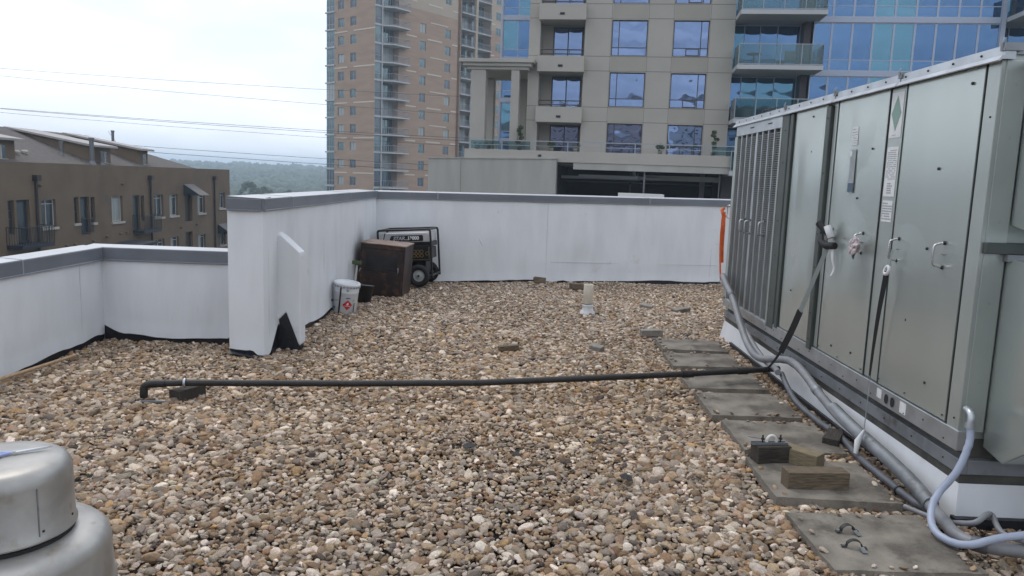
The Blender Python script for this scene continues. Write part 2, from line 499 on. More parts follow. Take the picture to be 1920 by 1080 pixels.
# some banked against the pavers, slightly lower in the rest
size = (.80 + .42 * vnoise(gx * .9 + 3, gy * .9, 12)) * np.clip(np.exp(nrs.normal(math.log(.0128), .42, N)), .0065, .036)
scl = np.stack([size * nrs.uniform(.95, 1.60, N), size * nrs.uniform(.72, 1.08, N), size * nrs.uniform(.40, .76, N)], 1)
gz = gz - np.maximum(scl[:, 2] - .012, 0) * .3
onp = inner[keep]
scl[onp] *= np.minimum(1, .013 / size[onp])[:, None]
gz = np.where(onp, .034 + scl[:, 2] * .6, gz)
rot = np.stack([nrs.normal(0, .33, N), nrs.normal(0, .33, N), nrs.uniform(0, 6.283, N)], 1)
vid = nrs.randint(0, 12, N)
PAL = np.array([[.330, .300, .262], [.430, .395, .345], [.330, .262, .185], [.400, .325, .232], [.560, .525, .470], [.235, .165, .105], [.400, .285, .150], [.225, .205, .185], [.105, .090, .080], [.680, .655, .610], [.310, .225, .165]])
PW = np.array([.16, .18, .14, .14, .16, .085, .02, .045, .03, .06, .04])
ci = nrs.choice(len(PAL), N, p=PW / PW.sum())
colr = np.array([.88, .785, .715]) * PAL[ci] * nrs.uniform(.64, 1.36, (N, 1)) * (1 + nrs.normal(0, .016, (N, 3)))
# broad tonal drift: greyer on the left, warmer in the middle of the roof
wf = np.clip((vnoise(gx * .35 + 9, gy * .35, 8) - .3) * 1.6 , 0, 1)[:, None]
colr = colr * (1 - wf * np.array([[-.05, .0, .07]]))
colr = np.clip(colr, .01, .9)

def pebble_material(name, source):
    m = bpy.data.materials.new(name)
    m.use_nodes = True
    n, l = m.node_tree.nodes, m.node_tree.links
    b = n['Principled BSDF']
    b.inputs['Roughness'].default_value = .72
    b.inputs['Specular IOR Level'].default_value = .3
    a = n.new('ShaderNodeAttribute')
    a.attribute_type = source
    a.attribute_name = 'pebble_colour'
    t = n.new('ShaderNodeTexCoord')
    nn = n.new('ShaderNodeTexNoise')
    nn.inputs['Scale'].default_value = 2.6
    nn.inputs['Detail'].default_value = 5
    l.new(t.outputs['Object'], nn.inputs['Vector'])
    mr = n.new('ShaderNodeMapRange')
    mr.inputs['From Min'].default_value = .3; mr.inputs['From Max'].default_value = .7
    mr.inputs['To Min'].default_value = .72; mr.inputs['To Max'].default_value = 1.22
    l.new(nn.outputs['Fac'], mr.inputs['Value'])
    vm = n.new('ShaderNodeVectorMath'); vm.operation = 'SCALE'
    l.new(a.outputs['Color'], vm.inputs[0]); l.new(mr.outputs['Result'], vm.inputs['Scale'])
    l.new(vm.outputs['Vector'], b.inputs['Base Color'])
    bp = n.new('ShaderNodeBump'); bp.inputs['Strength'].default_value = .25; bp.inputs['Distance'].default_value = .1
    l.new(nn.outputs['Fac'], bp.inputs['Height']); l.new(bp.outputs['Normal'], b.inputs['Normal'])
    MATS[name] = m
    return m
pebble_material('pebble_mass', 'INSTANCER')
pebble_material('pebble_single', 'OBJECT')

# the 300 pebbles that show largest are single objects; the rest one mass
d = np.stack([gx, gy, gz - CAM_H], 1)
cx, cyy, cz = d @ np.array(cright), d @ np.array(cup), d @ np.array(fwd)
px, py = 960 + FPX * cx / np.maximum(cz, .01), 540 - FPX * cyy / np.maximum(cz, .01)
show = (cz > .3) & (px > 215) & (px < 1500) & (py > 540) & (py < 1082) & (gz > -.03)
score = np.where(show, size / np.maximum(cz, .1), 0)
pick = np.argsort(-score)[:300]
mass = np.ones(N, bool); mass[pick] = False

def pebble_shape(k):
    bm = bmesh.new()
    bmesh.ops.create_icosphere(bm, subdivisions=3, radius=1.0)
    rr = random.Random(100 + k)
    lob = [(Vector((rr.gauss(0, 1), rr.gauss(0, 1), rr.gauss(0, 1))).normalized(), rr.uniform(-.26, .30), rr.uniform(1.2, 3.2)) for _ in range(7)]
    flat = [(Vector((rr.gauss(0, 1), rr.gauss(0, 1), rr.gauss(0, .6))).normalized(), rr.uniform(.55, .82)) for _ in range(5)]
    for v in bm.verts:
        p = v.co.normalized()
        r = 1 + sum(a * max(0, p.dot(dv)) ** e for dv, a, e in lob) * .6
        for dv, c in flat:
            if p.dot(dv) * r > c:
                r = c / p.dot(dv) * .55 + r * .45
        v.co = p * r
    for f in bm.faces: f.smooth = True
    me = bpy.data.meshes.new('pebble')
    bm.to_mesh(me); bm.free()
    return me

pebble_me = []
for k in range(12):
    me = pebble_shape(k)
    me.materials.append(MATS['pebble_single'])
    pebble_me.append(me)
# mass: points + geometry nodes, the twelve shapes baked inside the node tree through stored meshes
pm = bpy.data.meshes.new('gravel')
idx = np.where(mass)[0]
pm.from_pydata(np.stack([gx, gy, gz], 1)[idx].tolist(), [], [])
for nm, ty, key, arr in (('rot', 'FLOAT_VECTOR', 'vector', rot), ('scl', 'FLOAT_VECTOR', 'vector', scl)):
    at = pm.attributes.new(nm, ty, 'POINT'); at.data.foreach_set(key, np.ascontiguousarray(arr[idx], np.float32).ravel())
at = pm.attributes.new('vid', 'INT', 'POINT'); at.data.foreach_set('value', vid[idx].astype(np.int32))
at = pm.attributes.new('pebble_colour', 'FLOAT_COLOR', 'POINT'); at.data.foreach_set('color', np.concatenate([colr[idx], np.ones((idx.size, 1))], 1).astype(np.float32).ravel())
gravel = link('gravel', pm, deck)
tag(gravel, 'rounded tan and grey river pebbles covering the roof', kind='stuff')
ng = bpy.data.node_groups.new('scatter_pebbles', 'GeometryNodeTree')
ng.interface.new_socket('Geometry', in_out='INPUT', socket_type='NodeSocketGeometry')
ng.interface.new_socket('Geometry', in_out='OUTPUT', socket_type='NodeSocketGeometry')
gn, gl = ng.nodes, ng.links
gi, go = gn.new('NodeGroupInput'), gn.new('NodeGroupOutput')
iop = gn.new('GeometryNodeInstanceOnPoints')
iop.inputs['Pick Instance'].default_value = True
g2i = gn.new('GeometryNodeGeometryToInstance')
for k in range(12):
    ico = gn.new('GeometryNodeMeshIcoSphere'); ico.inputs['Radius'].default_value = 1.0; ico.inputs['Subdivisions'].default_value = 3
    sp = gn.new('GeometryNodeSetPosition')
    nt = gn.new('ShaderNodeTexNoise'); nt.noise_dimensions = '4D'
    nt.inputs['W'].default_value = k * 3.7; nt.inputs['Scale'].default_value = .85 + .05 * (k % 4); nt.inputs['Detail'].default_value = 2.0
    sub = gn.new('ShaderNodeVectorMath'); sub.operation = 'SUBTRACT'; sub.inputs[1].default_value = (.5, .5, .5)
    sc = gn.new('ShaderNodeVectorMath'); sc.operation = 'SCALE'; sc.inputs['Scale'].default_value = 1.45
    gl.new(nt.outputs['Color'], sub.inputs[0]); gl.new(sub.outputs[0], sc.inputs[0])
    gl.new(ico.outputs['Mesh'], sp.inputs['Geometry']); gl.new(sc.outputs[0], sp.inputs['Offset'])
    ss = gn.new('GeometryNodeSetShadeSmooth'); gl.new(sp.outputs[0], ss.inputs['Geometry'])
    sm = gn.new('GeometryNodeSetMaterial'); sm.inputs['Material'].default_value = MATS['pebble_mass']
    gl.new(ss.outputs[0], sm.inputs['Geometry']); gl.new(sm.outputs[0], g2i.inputs['Geometry'])
def named(nm, ty):
    a = gn.new('GeometryNodeInputNamedAttribute'); a.data_type = ty; a.inputs['Name'].default_value = nm
    return a.outputs['Attribute']
e2r = gn.new('FunctionNodeEulerToRotation')
gl.new(named('rot', 'FLOAT_VECTOR'), e2r.inputs[0])
gl.new(gi.outputs[0], iop.inputs['Points']); gl.new(g2i.outputs[0], iop.inputs['Instance'])
gl.new(named('vid', 'INT'), iop.inputs['Instance Index']); gl.new(e2r.outputs[0], iop.inputs['Rotation']); gl.new(named('scl', 'FLOAT_VECTOR'), iop.inputs['Scale'])
gl.new(iop.outputs[0], go.inputs[0])
gravel.modifiers.new('scatter', 'NODES').node_group = ng
for i in pick:
    o = link('pebble', pebble_me[vid[i]], deck, (gx[i], gy[i], gz[i]), tuple(rot[i]))
    o.scale = tuple(scl[i])
    o['pebble_colour'] = [float(c) for c in colr[i]] + [1.0]

# ---- parapets ------------------------------------------------------
def sheet(mb, p0, p1, ztop, zb, seed=0, amp=.006, step=.05):
    """slightly rippled membrane sheet from p0 to p1 (x,y), lower edge zb(s); outward side is to the right of p0->p1"""
    p0, p1 = Vector((*p0, 0)), Vector((*p1, 0))
    L = (p1 - p0).length
    u = (p1 - p0) / L
    nrm = Vector((u.y, -u.x, 0))
    nx = max(2, int(L / step)); nzn = 24
    vs, fs = [], []
    for i in range(nx + 1):
        s_ = L * i / nx
        b = zb(s_)
        for j in range(nzn + 1):
            z = b + (ztop - b) * j / nzn
            w = vnoise(np.array([s_ * 2.2 + seed]), np.array([z * 3.0]), seed)[0] * amp * 2 + vnoise(np.array([s_ * 9 + seed]), np.array([z * 5]), seed + 4)[0] * amp * .7
            edge = min(1, min(i, nx - i) / 2)
            flare = .012 * max(0, 1 - (z - b) / .12)
            vs.append(p0 + u * s_ + nrm * (w * edge + flare * edge) + Vector((0, 0, z)))
    for i in range(nx):
        for j in range(nzn):
            a = i * (nzn + 1) + j
            fs.append((a, a + nzn + 1, a + nzn + 2, a + 1))
    mb.add(vs, fs, True)

def wav(seed, base, amp, pts=()):
    def f(s_):
        z = base + (vnoise(np.array([s_ * 1.7 + seed * 7]), np.array([seed * 1.0]), seed)[0] - .5) * 2 * amp + (vnoise(np.array([s_ * 8.0]), np.array([seed * 2.0]), seed + 1)[0] - .5) * amp * .6
        for (c, w, h) in pts:
            z += h * max(0, 1 - abs(s_ - c) / w)
        return z
    return f

def coping_run(parent, p0, p1, ztop, width, joints, t=.105, back=None, z1=None):
    """metal cap in sections; inner edge along p0->p1 (outward to the right)"""
    p0, p1 = Vector((*p0, 0)), Vector((*p1, 0))
    L = (p1 - p0).length
    u = (p1 - p0) / L
    nrm = Vector((u.y, -u.x, 0))
    z1 = ztop if z1 is None else z1
    cuts = [0] + list(joints) + [L]
    ang = math.atan2(u.y, u.x)
    for a, b in zip(cuts[:-1], cuts[1:]):
        m = MB()
        g = .003
        prof = [(.022, -t), (.034, -t - .008), (.036, -t - .004), (.026, -t + .004), (.026, -.008), (.020, 0), (-width - .02, .012), (-width - .026, .006), (-width - .026, -t)]
        vs = []
        for s_ in (a + g, b - g):
            for (n_, z) in prof:
                p = p0 + u * s_ + nrm * n_
                zz = ztop + (z1 - ztop) * s_ / L
                vs.append((p.x, p.y, zz + z))
        k = len(prof)
        fs = [(i, i + 1, k + i + 1, k + i) for i in range(k - 1)] + [tuple(range(k)), tuple(range(2 * k - 1, k - 1, -1))]
        m.add(vs, fs)
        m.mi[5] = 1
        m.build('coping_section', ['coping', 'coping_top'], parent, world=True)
    for c in joints:
        m = MB()
        zz = ztop + (z1 - ztop) * c / L
        vs = []
        for s_ in (c - .008, c + .008):
            for (n_, z) in [(.024, -t - .004), (.0295, -t - .004), (.0295, -.006), (.022, .003), (-width - .02, .0145), (-width - .02, .010), (.018, -.002)]:
                p = p0 + u * s_ + nrm * n_
                vs.append((p.x, p.y, zz + z))
        m.add(vs, [(i, i + 1, 8 + i, 7 + i) for i in range(6)] + [tuple(range(7)), tuple(range(13, 6, -1))])
        m.build('joint_cover', 'coping_joint', parent, world=True)

def core(mb, p0, p1, th, ztop, z1=None):
    """solid wall behind the sheet, thickness to the left of p0->p1"""
    p0, p1 = Vector((*p0, 0)), Vector((*p1, 0))
    u = (p1 - p0).normalized()
    n = Vector((-u.y, u.x, 0))
    z1 = ztop if z1 is None else z1
    a, b, c, d_ = p0 + n * .012, p1 + n * .012, p1 + n * th, p0 + n * th
    vs = [(q.x, q.y, -1.0) for q in (a, b, c, d_)] + [(q.x, q.y, zt) for q, zt in ((a, ztop), (b, z1), (c, z1), (d_, ztop))]
    mb.add(vs, [(0, 3, 2, 1), (4, 5, 6, 7), (0, 1, 5, 4), (1, 2, 6, 5), (2, 3, 7, 6), (3, 0, 4, 7)])

def strip(mb, p0, p1, z0, z1, off=.004):
    """black backing strip just inside the sheet plane"""
    p0, p1 = Vector((*p0, 0)), Vector((*p1, 0))
    u = (p1 - p0).normalized()
    n = Vector((-u.y, u.x, 0))
    a, b = p0 + n * off, p1 + n * off
    c, d_ = p1 + n * .011, p0 + n * .011
    vs = [(q.x, q.y, z) for z in (z0, z1) for q in (a, b, c, d_)]
    mb.add(vs, [(0, 3, 2, 1), (4, 5, 6, 7), (0, 1, 5, 4), (1, 2, 6, 5), (2, 3, 7, 6), (3, 0, 4, 7)])

def seam(parent, p, u, z0, z1, w=.004, off=.006):
    n = Vector((u[1], -u[0], 0))
    m = MB()
    q = Vector((p[0], p[1], 0)) + n * off
    U = Vector((u[0], u[1], 0)) * w
    vs = [q - U, q + U, q + U + n * .003, q - U + n * .003]
    vs = [(v.x, v.y, z) for z in (z0, z1) for v in vs]
    m.add(vs, [(0, 3, 2, 1), (4, 5, 6, 7), (0, 1, 5, 4), (1, 2, 6, 5), (2, 3, 7, 6), (3, 0, 4, 7)])
    m.build('seam', 'membrane_seam', parent, world=True)

# left low wall: inner face X=-4.0, outward (towards the roof) is +X, so run in +Y ... outward is right of direction
w1 = thing('parapet_wall', (-4.0, 4, 0), 'low white parapet along the left edge, running towards the viewer', 'parapet')
m = MB(); sheet(m, (-3.95, .5), (-3.95, 7.1), .76, wav(2, .012, .022, [(6.45, .25, .03)]), 2); m.build('membrane', 'membrane', w1, world=True)
m = MB(); core(m, (-3.95, .3), (-3.95, 7.28), .16, .80); m.build('wall_core', 'membrane_seam', w1, world=True)
m = MB(); strip(m, (-3.95, .5), (-3.95, 7.1), -.1, .20); m.build('base_flashing', 'flashing', w1, world=True)
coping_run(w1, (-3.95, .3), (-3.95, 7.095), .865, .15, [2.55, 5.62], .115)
seam(w1, (-3.95, 6.72), (0, 1), .1, .75); seam(w1, (-3.95, 3.4), (0, 1), .08, .75)

w2 = thing('parapet_wall', (-3.3, 7.1, 0), 'short low white parapet between the left corner and the tall white pier', 'parapet')
m = MB(); sheet(m, (-3.95, 7.1), (-2.54, 7.1), .76, wav(5, .022, .012, [(0, .18, .085), (1.36, .12, .10), (.25, .4, .03)]), 5, .008); m.build('membrane', 'membrane', w2, world=True)
m = MB(); core(m, (-3.93, 7.1), (-2.5, 7.1), .16, .80); m.build('wall_core', 'membrane_seam', w2, world=True)
m = MB(); strip(m, (-3.95, 7.1), (-2.52, 7.1), -.1, .25); m.build('base_flashing', 'flashing', w2, world=True)
coping_run(w2, (-4.12, 7.1), (-2.56, 7.1), .865, .15, [], .115)

# tall wall: face X=-2.25 from the pier front Y=6.6 to the far corner, pier front from X=-2.65
w3 = thing('parapet_wall', (-2.25, 6.6, 0), 'tall white parapet on the left with the square pier end and grey metal cap', 'parapet')
YC = far_y(-2.25)
m = MB()
sheet(m, (-2.56, 6.6), (-2.25, 6.6), 1.29, wav(3, .028, .012, [(.31, .10, -.06), (.0, .2, .02), (.2, .05, .015)]), 3, .004, .03)
sheet(m, (-2.25, 6.6), (-2.25, YC), 1.29, wav(6, .03, .02, [(.0, .16, -.06), (.34, .22, .20)]), 6, .006)
m.build('membrane', 'membrane_dark_patch', w3, world=True)
m = MB()
m.box(-2.545, -2.265, 6.615, YC + .05, -1.0, 1.30)
m.build('wall_core', 'membrane_seam', w3, world=True)
m = MB(); strip(m, (-2.56, 6.6), (-2.254, 6.6), -.1, .35); strip(m, (-2.25, 6.604), (-2.25, YC), -.1, .35)
# folded torn felt lying on the gravel at the foot of the pier
m.add([(-2.72, 6.97, .06), (-2.60, 6.90, .07), (-2.56, 6.55, .02), (-2.38, 6.52, .005), (-2.255, 6.53, -.02), (-2.25, 6.60, .0), (-2.56, 6.60, .04), (-2.66, 7.08, .10)], [(0, 1, 7), (1, 6, 7), (1, 2, 6), (2, 3, 6), (3, 4, 5), (3, 5, 6)])
m.build('base_flashing', 'flashing', w3, world=True)
# pier/cap run round the corner
coping_run(w3, (-2.56, 6.6), (-2.25, 6.6), 1.385, .20, [], .10)
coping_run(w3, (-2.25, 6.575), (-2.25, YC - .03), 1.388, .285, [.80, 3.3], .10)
for yy in (6.72, 8.62, 11.45):
    seam(w3, (-2.25, yy), (0, 1), .12, 1.28)
# buttress fin: front sheet, outer edge, sloping top
m = MB()
y0, y1 = 6.96, 7.12
prof = [(-2.255, .24), (-2.255, 1.02), (-2.235, 1.05), (-2.205, 1.045), (-2.06, .915), (-2.035, .89), (-2.03, .86), (-2.03, .03), (-2.045, .015), (-2.06, .05), (-2.165, .33)]
m.prism(prof, 'y', y0, y1)
m.build('buttress', 'membrane', w3, .022, world=True, seg=4)
m = MB(); m.box(-2.25, -2.045, y0 + .012, y1 - .012, -.1, .40); m.build('buttress_felt', 'flashing', w3, world=True)
m = MB()
m.lathe([(0, .075), (.03, .070), (.055, .052), (.066, .02), (.068, 0)], 18)
o = m.build('boot', 'membrane', w3)
o.location = (-2.25 - w3.location.x, 7.03 - w3.location.y, 1.0); o.rotation_euler = (0, R(70), 0)

# far wall
w4 = thing('parapet_wall', (.5, 12.4, 0), 'long white parapet across the far end of the roof', 'parapet')
XE = 7.0
m = MB(); sheet(m, (-2.25, YC), (XE, far_y(XE)), 1.30, wav(9, .012, .022, [(3.0, .12, .03), (4.6, .9, .015)]), 9, .007, .07)
m.build('membrane', 'membrane', w4, world=True)
m = MB(); core(m, (-2.6, far_y(-2.6)), (XE, far_y(XE)), .34, 1.29, 1.33); m.build('wall_core', 'membrane_seam', w4, world=True)
m = MB(); strip(m, (-2.25, YC), (XE, far_y(XE)), -.1, .22); m.build('base_flashing', 'flashing', w4, world=True)
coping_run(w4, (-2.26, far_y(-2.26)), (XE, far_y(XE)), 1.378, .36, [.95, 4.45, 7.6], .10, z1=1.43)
ud = Vector((1, FAR_S, 0)).normalized()
for s_ in (.35, 2.72, 5.6):
    p = Vector((-2.25, YC, 0)) + ud * s_
    seam(w4, (p.x, p.y), (ud.x, ud.y), .1, 1.29)
p = Vector((-2.25, YC, 0)) + ud * 1.55
m = MB()
q0, q1 = p + Vector((0, 0, .82)), p + ud * .18 + Vector((0, 0, .45))
nn_ = Vector((ud.y, -ud.x, 0))
m.tube([q0 + nn_ * .0, (q0 + q1) / 2 + nn_ * .008, q1 + nn_ * .0], [.004, .016, .003], 8)
m.build('wrinkle', 'membrane', w4, world=True)
m = MB()
p = Vector((-2.25, YC, 0)) + ud * 2.8
m.tube([p + nn_ * .012 + Vector((0, 0, .33)), p + ud * 1.2 + nn_ * .012 + Vector((0, 0, .315)), p + ud * 2.9 + nn_ * .012 + Vector((0, 0, .30))], .003, 6)
m.build('lap_edge', 'membrane_seam', w4, world=True)

# ================================================================== ROOFTOP UNIT (local frame: x into the unit, y along its side away from the viewer)
U = thing('rooftop_unit', (2.25, 3.75, 0), 'big grey-green metal air handling unit on the right, beside the pavers', 'air conditioner')
UL, ZB, ZT = 4.53, .40, 2.27
m = MB(); m.box(.02, 2.6, .02, UL - .02, ZB, ZT + .02); m.build('housing', 'unit_frame', U)
def panel(y0, y1, z0=.455, z1=2.255, proud=.012, mt='unit_paint', nm='access_panel', bev=.005):
    mm = MB(); mm.box(-proud, .03, y0, y1, z0, z1)
    return mm.build(nm, mt, U, bev)
# slightly dished big panels
def dished(y0, y1, z0, z1, seed):
    mm = MB(); nx, nz_ = 14, 26
    vs, fs = [], []
    for i in range(nx + 1):
        for j in range(nz_ + 1):
            a, b = i / nx, j / nz_
            e = min(1, min(a, 1 - a) * 9) * min(1, min(b, 1 - b) * 9)
            w = ((vnoise(np.array([a * 2.3 + seed]), np.array([b * 3.1]), seed)[0] - .5) * .020 + .005 * math.sin(a * math.pi) * math.sin(b * math.pi)) * e
            vs.append((-.012 - w, y0 + (y1 - y0) * a, z0 + (z1 - z0) * b))
    for i in range(nx):
        for j in range(nz_):
            q = i * (nz_ + 1) + j
            fs.append((q, q + 1, q + nz_ + 2, q + nz_ + 1))
    mm.add(vs, fs, True)
    mm.box(-.011, .03, y0, y1, z0, z1)
    return mm.build('access_panel', 'unit_paint', U)
P4 = dished(.125, .885, .455, 2.255, 1)
P3 = dished(1.10, 1.865, .455, 2.255, 2)
P2 = dished(2.07, 2.735, .455, 2.255, 3)
panel(.0, .105, .44, 2.265, .014, 'unit_frame', 'corner_post')
panel(.895, 1.088, .455, 2.255, .009, 'unit_frame', 'centre_post')
panel(1.88, 1.955, .455, 2.255, .010, 'unit_frame', 'side_strip')
# dark seams between panels (recessed gasket lines)
for yy, w in ((.115, .0045), (.890, .003), (1.094, .002), (1.872, .003)):
    mm = MB(); mm.box(-.0165, .01, yy - w, yy + w, .45, 2.26); mm.build('gasket', 'gasket_grey', U)
# channels
mm = MB(); mm.prism([(1.965, .42), (2.045, .42), (2.045, 2.235), (1.965, 2.235)], 'x', -.035, .01); mm.build('channel', 'unit_dark', U, .006)
mm = MB(); mm.box(-.030, .01, 2.755, 2.825, .43, 2.245); mm.build('channel', 'unit_dark', U, .006)
mm = MB(); mm.box(-.012, .01, 2.825, 2.865, .43, 2.255); mm.build('side_strip', 'unit_frame', U, .003)
mm = MB(); mm.box(-.026, .01, 2.865, 3.03, .40, 2.265); mm.build('channel', 'unit_dark', U, .008)
# louvred coil guard
LY0, LY1, LZ0, LZ1 = 3.04, 4.42, .43, 2.14
mm = MB(); mm.box(-.006, .012, LY0, LY1, LZ0, LZ1 + .01); mm.build('coil', 'coil_dark', U)
mm = MB(); cols = 8; cw = (LY1 - LY0) / cols
nrow = 84
for c in range(cols):
    for k in range(nrow):
        z = LZ0 + .012 + (LZ1 - LZ0 - .02) * k / nrow
        a, b = LY0 + c * cw + .010, LY0 + (c + 1) * cw - .010
        mm.box(-.024, -.010, a, b, z, z + .0070)
slats = mm.build('louvre_slats', 'fin_metal', U); slats['kind'] = 'stuff'
for c in range(cols + 1):
    w = .026 if c == 4 else (.017 if c in (0, 8) else .0105)
    mm = MB(); mm.box(-.032, .0, LY0 + c * cw - w, LY0 + c * cw + w, LZ0, LZ1 + .01); mm.build('louvre_bar', 'galvanised' if c not in (0, 8) else 'unit_frame', U, .003)
mm = MB(); mm.box(-.036, .0, LY0 - .0, LY1, LZ0 - .03, LZ0 + .004); mm.build('louvre_sill', 'galvanised', U, .003)
mm = MB(); mm.box(-.030, .0, LY0 - .01, LY1 + .04, LZ1 + .012, 2.27); mm.build('header_plate', 'galvanised', U, .003)
mm = MB(); mm.box(-.022, .0, LY1 + .02, UL, .42, LZ1 + .01); mm.build('corner_post', 'unit_frame', U, .004)
for yy in (3.30, 3.85):
    mm = MB(); mm.box(-.034, -.030, yy, yy + .11, 2.205, 2.215); mm.build('slot', 'black_gap', U)
# top rail: flange + bright drip lip, in three lengths with lapped joints
for a, b in ((-.03, .965), (.975, 1.925), (1.935, 3.0), (3.01, UL + .03)):
    mm = MB()
    mm.prism([(.03, 2.262), (-.030, 2.262), (-.046, 2.250), (-.049, 2.256), (-.034, 2.277), (-.022, 2.281), (-.020, 2.325), (.03, 2.330)], 'y', a, b)
    # profile is in x,z
    mm.build('top_rail', 'galvanised', U)
mm = MB(); mm.box(.0, 2.6, .0, UL, 2.29, 2.318); mm.build('roof_sheet', 'galvanised_dull', U)
for yy in (.97, 1.93, 3.0, -.02):
    mm = MB(); mm.box(-.03, .06, yy - .02, yy + .02, 2.300, 2.336)
    mm.tube([(-.025, yy, 2.30), (-.035, yy, 2.335), (-.02, yy + .01, 2.36)], .005, 6)
    mm.build('rail_clip', 'galvanised_dull', U)
for yy in (3.62, 3.42):
    mm = MB(); mm.tube([(-.03, yy, 2.325), (-.02, yy + .02, 2.35), (.0, yy - .1, 2.352)], .007, 6); mm.build('rail_clip', 'bolt_dark', U)
# bolts
bolt_me = MB().lathe([(0, -.008), (.005, -.008), (.008, -.005), (.009, 0)], 8).mesh('bolt', 'bolt_dark')
def bolts(pts, x=-.014, s=1.0):
    for (y, z) in pts:
        o = link('bolt', bolt_me, U, (x, y, z), (0, R(90), 0)); o.scale = (s, s, s)
bolts([(.22, 2.18), (.45, 1.76), (.48, 1.325), (.62, .90), (.35, .60)], s=1.0)
bolts([(1.27, 1.90), (1.43, 1.58), (1.55, 1.30), (1.62, 1.02), (1.3, .55), (1.62, .53)], s=.9)
bolts([(2.35, 2.19), (2.32, 1.92), (2.40, 1.58), (2.45, 1.20), (2.52, .80)], s=.85)
bolts([(2.0, z) for z in (2.15, 1.75, 1.3, 1.05, .7, .5)], -.036, .6)
bolts([(2.94, z) for z in (2.12, 1.85, 1.35, 1.05, .6)], -.027, .6)
bolts([(.16 + .25 * k, 2.302) for k in range(18)], -.021, .75)
bolts([(.04, .50), (.04, 2.0), (.15, .48), (.55, .485), (.87, .485), (1.13, .48), (1.5, .475), (1.84, .48)], -.015, .6)
# handles
hm = MB()
hm.tube(smooth_path([(0, 0, .065), (-.045, 0, .055), (-.055, 0, .035), (-.055, 0, -.035), (-.045, 0, -.055), (0, 0, -.065)], 4), .006, 8)
hm.lathe([(.0, .0), (.012, .0), (.012, .006)], 8)
handle_me = hm.mesh('handle', 'steel')
for (y, z) in ((.31, 1.305), (.80, 1.29), (1.285, 1.29), (1.76, 1.29), (3.28, 1.26), (3.72, 1.25), (3.90, 1.25)):
    o = link('handle', handle_me, U, (-.014 if y < 3 else -.032, y, z), None)
    for dz in (.065, -.065):
        b = link('mount', bolt_me, o, (0, 0, dz), (0, R(90), 0)); b.scale = (1.3, 1.3, 1.3)
mm = MB(); mm.tube(smooth_path([(.02, UL + .0, 1.42), (-.03, UL + .05, 1.43), (-.03, UL + .06, 1.38), (-.03, UL + .05, 1.30), (.02, UL, 1.29)], 4), .006, 8); mm.build('handle', 'steel', U)
# labels on posts and panels
def label(y0, y1, z0, z1, mt, parent=U, x=-.0135, nm='label'):
    mm = MB(); mm.box(x - .0015, x, y0, y1, z0, z1); return mm.build(nm, mt, parent)
lab = label(.925, 1.075, 1.955, 2.225, 'label_white', x=-.0098)
mm = MB(); mm.prism([(1.0, 1.995), (1.06, 2.10), (1.0, 2.205), (.94, 2.10)], 'x', -.0128, -.0116); mm.build('diamond', 'label_green', lab)
def textlines(parent, y0, y1, z0, z1, n, x, mt='label_ink', seed=0, h=.35):
    rr = random.Random(seed); mm = MB(); dz = (z1 - z0) / n
    for k in range(n):
        z = z0 + dz * (k + .5); a = y1
        while a > y0 + .006:
            L = rr.uniform(.006, .03); b = max(y0, a - L)
            if rr.random() < .85: mm.box(x - .0006, x, b, a, z - dz * h / 2, z + dz * h / 2)
            a = b - .004
    return mm.build('print', mt, parent)
textlines(lab, .975, 1.03, 1.965, 1.975, 1, -.0115)
lab = label(.93, 1.07, 1.60, 1.90, 'label_white', x=-.0098); textlines(lab, .94, 1.06, 1.70, 1.885, 15, -.0115, seed=2, h=.4); textlines(lab, .965, 1.03, 1.615, 1.685, 5, -.0115, seed=3, h=.6)
lab = label(.935, 1.065, 1.445, 1.575, 'label_white', x=-.0098); textlines(lab, .94, 1.06, 1.455, 1.565, 7, -.0115, seed=4, h=.55)
for k, (z0, z1) in enumerate(((2.005, 2.055), (1.965, 2.0), (1.935, 1.962))):
    lab = label(1.495, 1.59, z0, z1, 'label_white', x=-.0185); textlines(lab, 1.505, 1.58, z0 + .006, z1 - .006, 2, -.0205, 'label_grey', seed=7 + k)
lab = label(1.50, 1.585, 1.615, 1.905, 'label_grey', x=-.0185); textlines(lab, 1.505, 1.58, 1.69, 1.90, 14, -.0205, seed=12, h=.3)
label(1.555, 1.583, 1.86, 1.895, 'label_white', lab, -.0205, 'sticker'); label(1.503, 1.583, 1.62, 1.68, 'label_blue', lab, -.0205, 'sticker')
# base rail, gap, lower rail, curb
mm = MB(); mm.box(-.022, .05, -.02, UL + .02, .345, .447); rail = mm.build('base_rail', 'galvanised', U, .003)
for yy in (.66, .735):
    mm = MB(); mm.lathe([(.024, .0), (.026, .003)], 16); mm.add([(.024 * math.cos(2 * math.pi * k / 16), .024 * math.sin(2 * math.pi * k / 16), .002) for k in range(16)], [tuple(range(16))])
    o = mm.build('knockout', 'black_gap', rail); o.location = (-.0235, yy, .395); o.rotation_euler = (0, R(-90), 0); o.scale = (1.15, .8, 1)
label(.80, .86, .375, .43, 'label_white', rail, -.0225, 'sticker'); label(.50, .57, .365, .43, 'label_white', rail, -.0225, 'sticker')
bolts([(.1 + .21 * k, .372 + .03 * (k % 2)) for k in range(21)], -.0225, .55)
mm = MB(); mm.box(.03, 2.5, .02, UL - .02, .24, .40); mm.build('curb_gap', 'curb_dirty', U)
mm = MB(); mm.box(.0, .04, -.03, UL + .01, .225, .300); mm.box(.04, 2.5, -.03, .02, .225, .300); mm.build('lower_rail', 'galvanised_dull', U, .003)
bolts([(.12 + .33 * k, .262) for k in range(14)], -.001, .6)
mm = MB(); mm.box(.015, 2.5, -.01, UL, .15, .232); mm.build('curb_band', 'curb_dirty', U)
mm = MB()
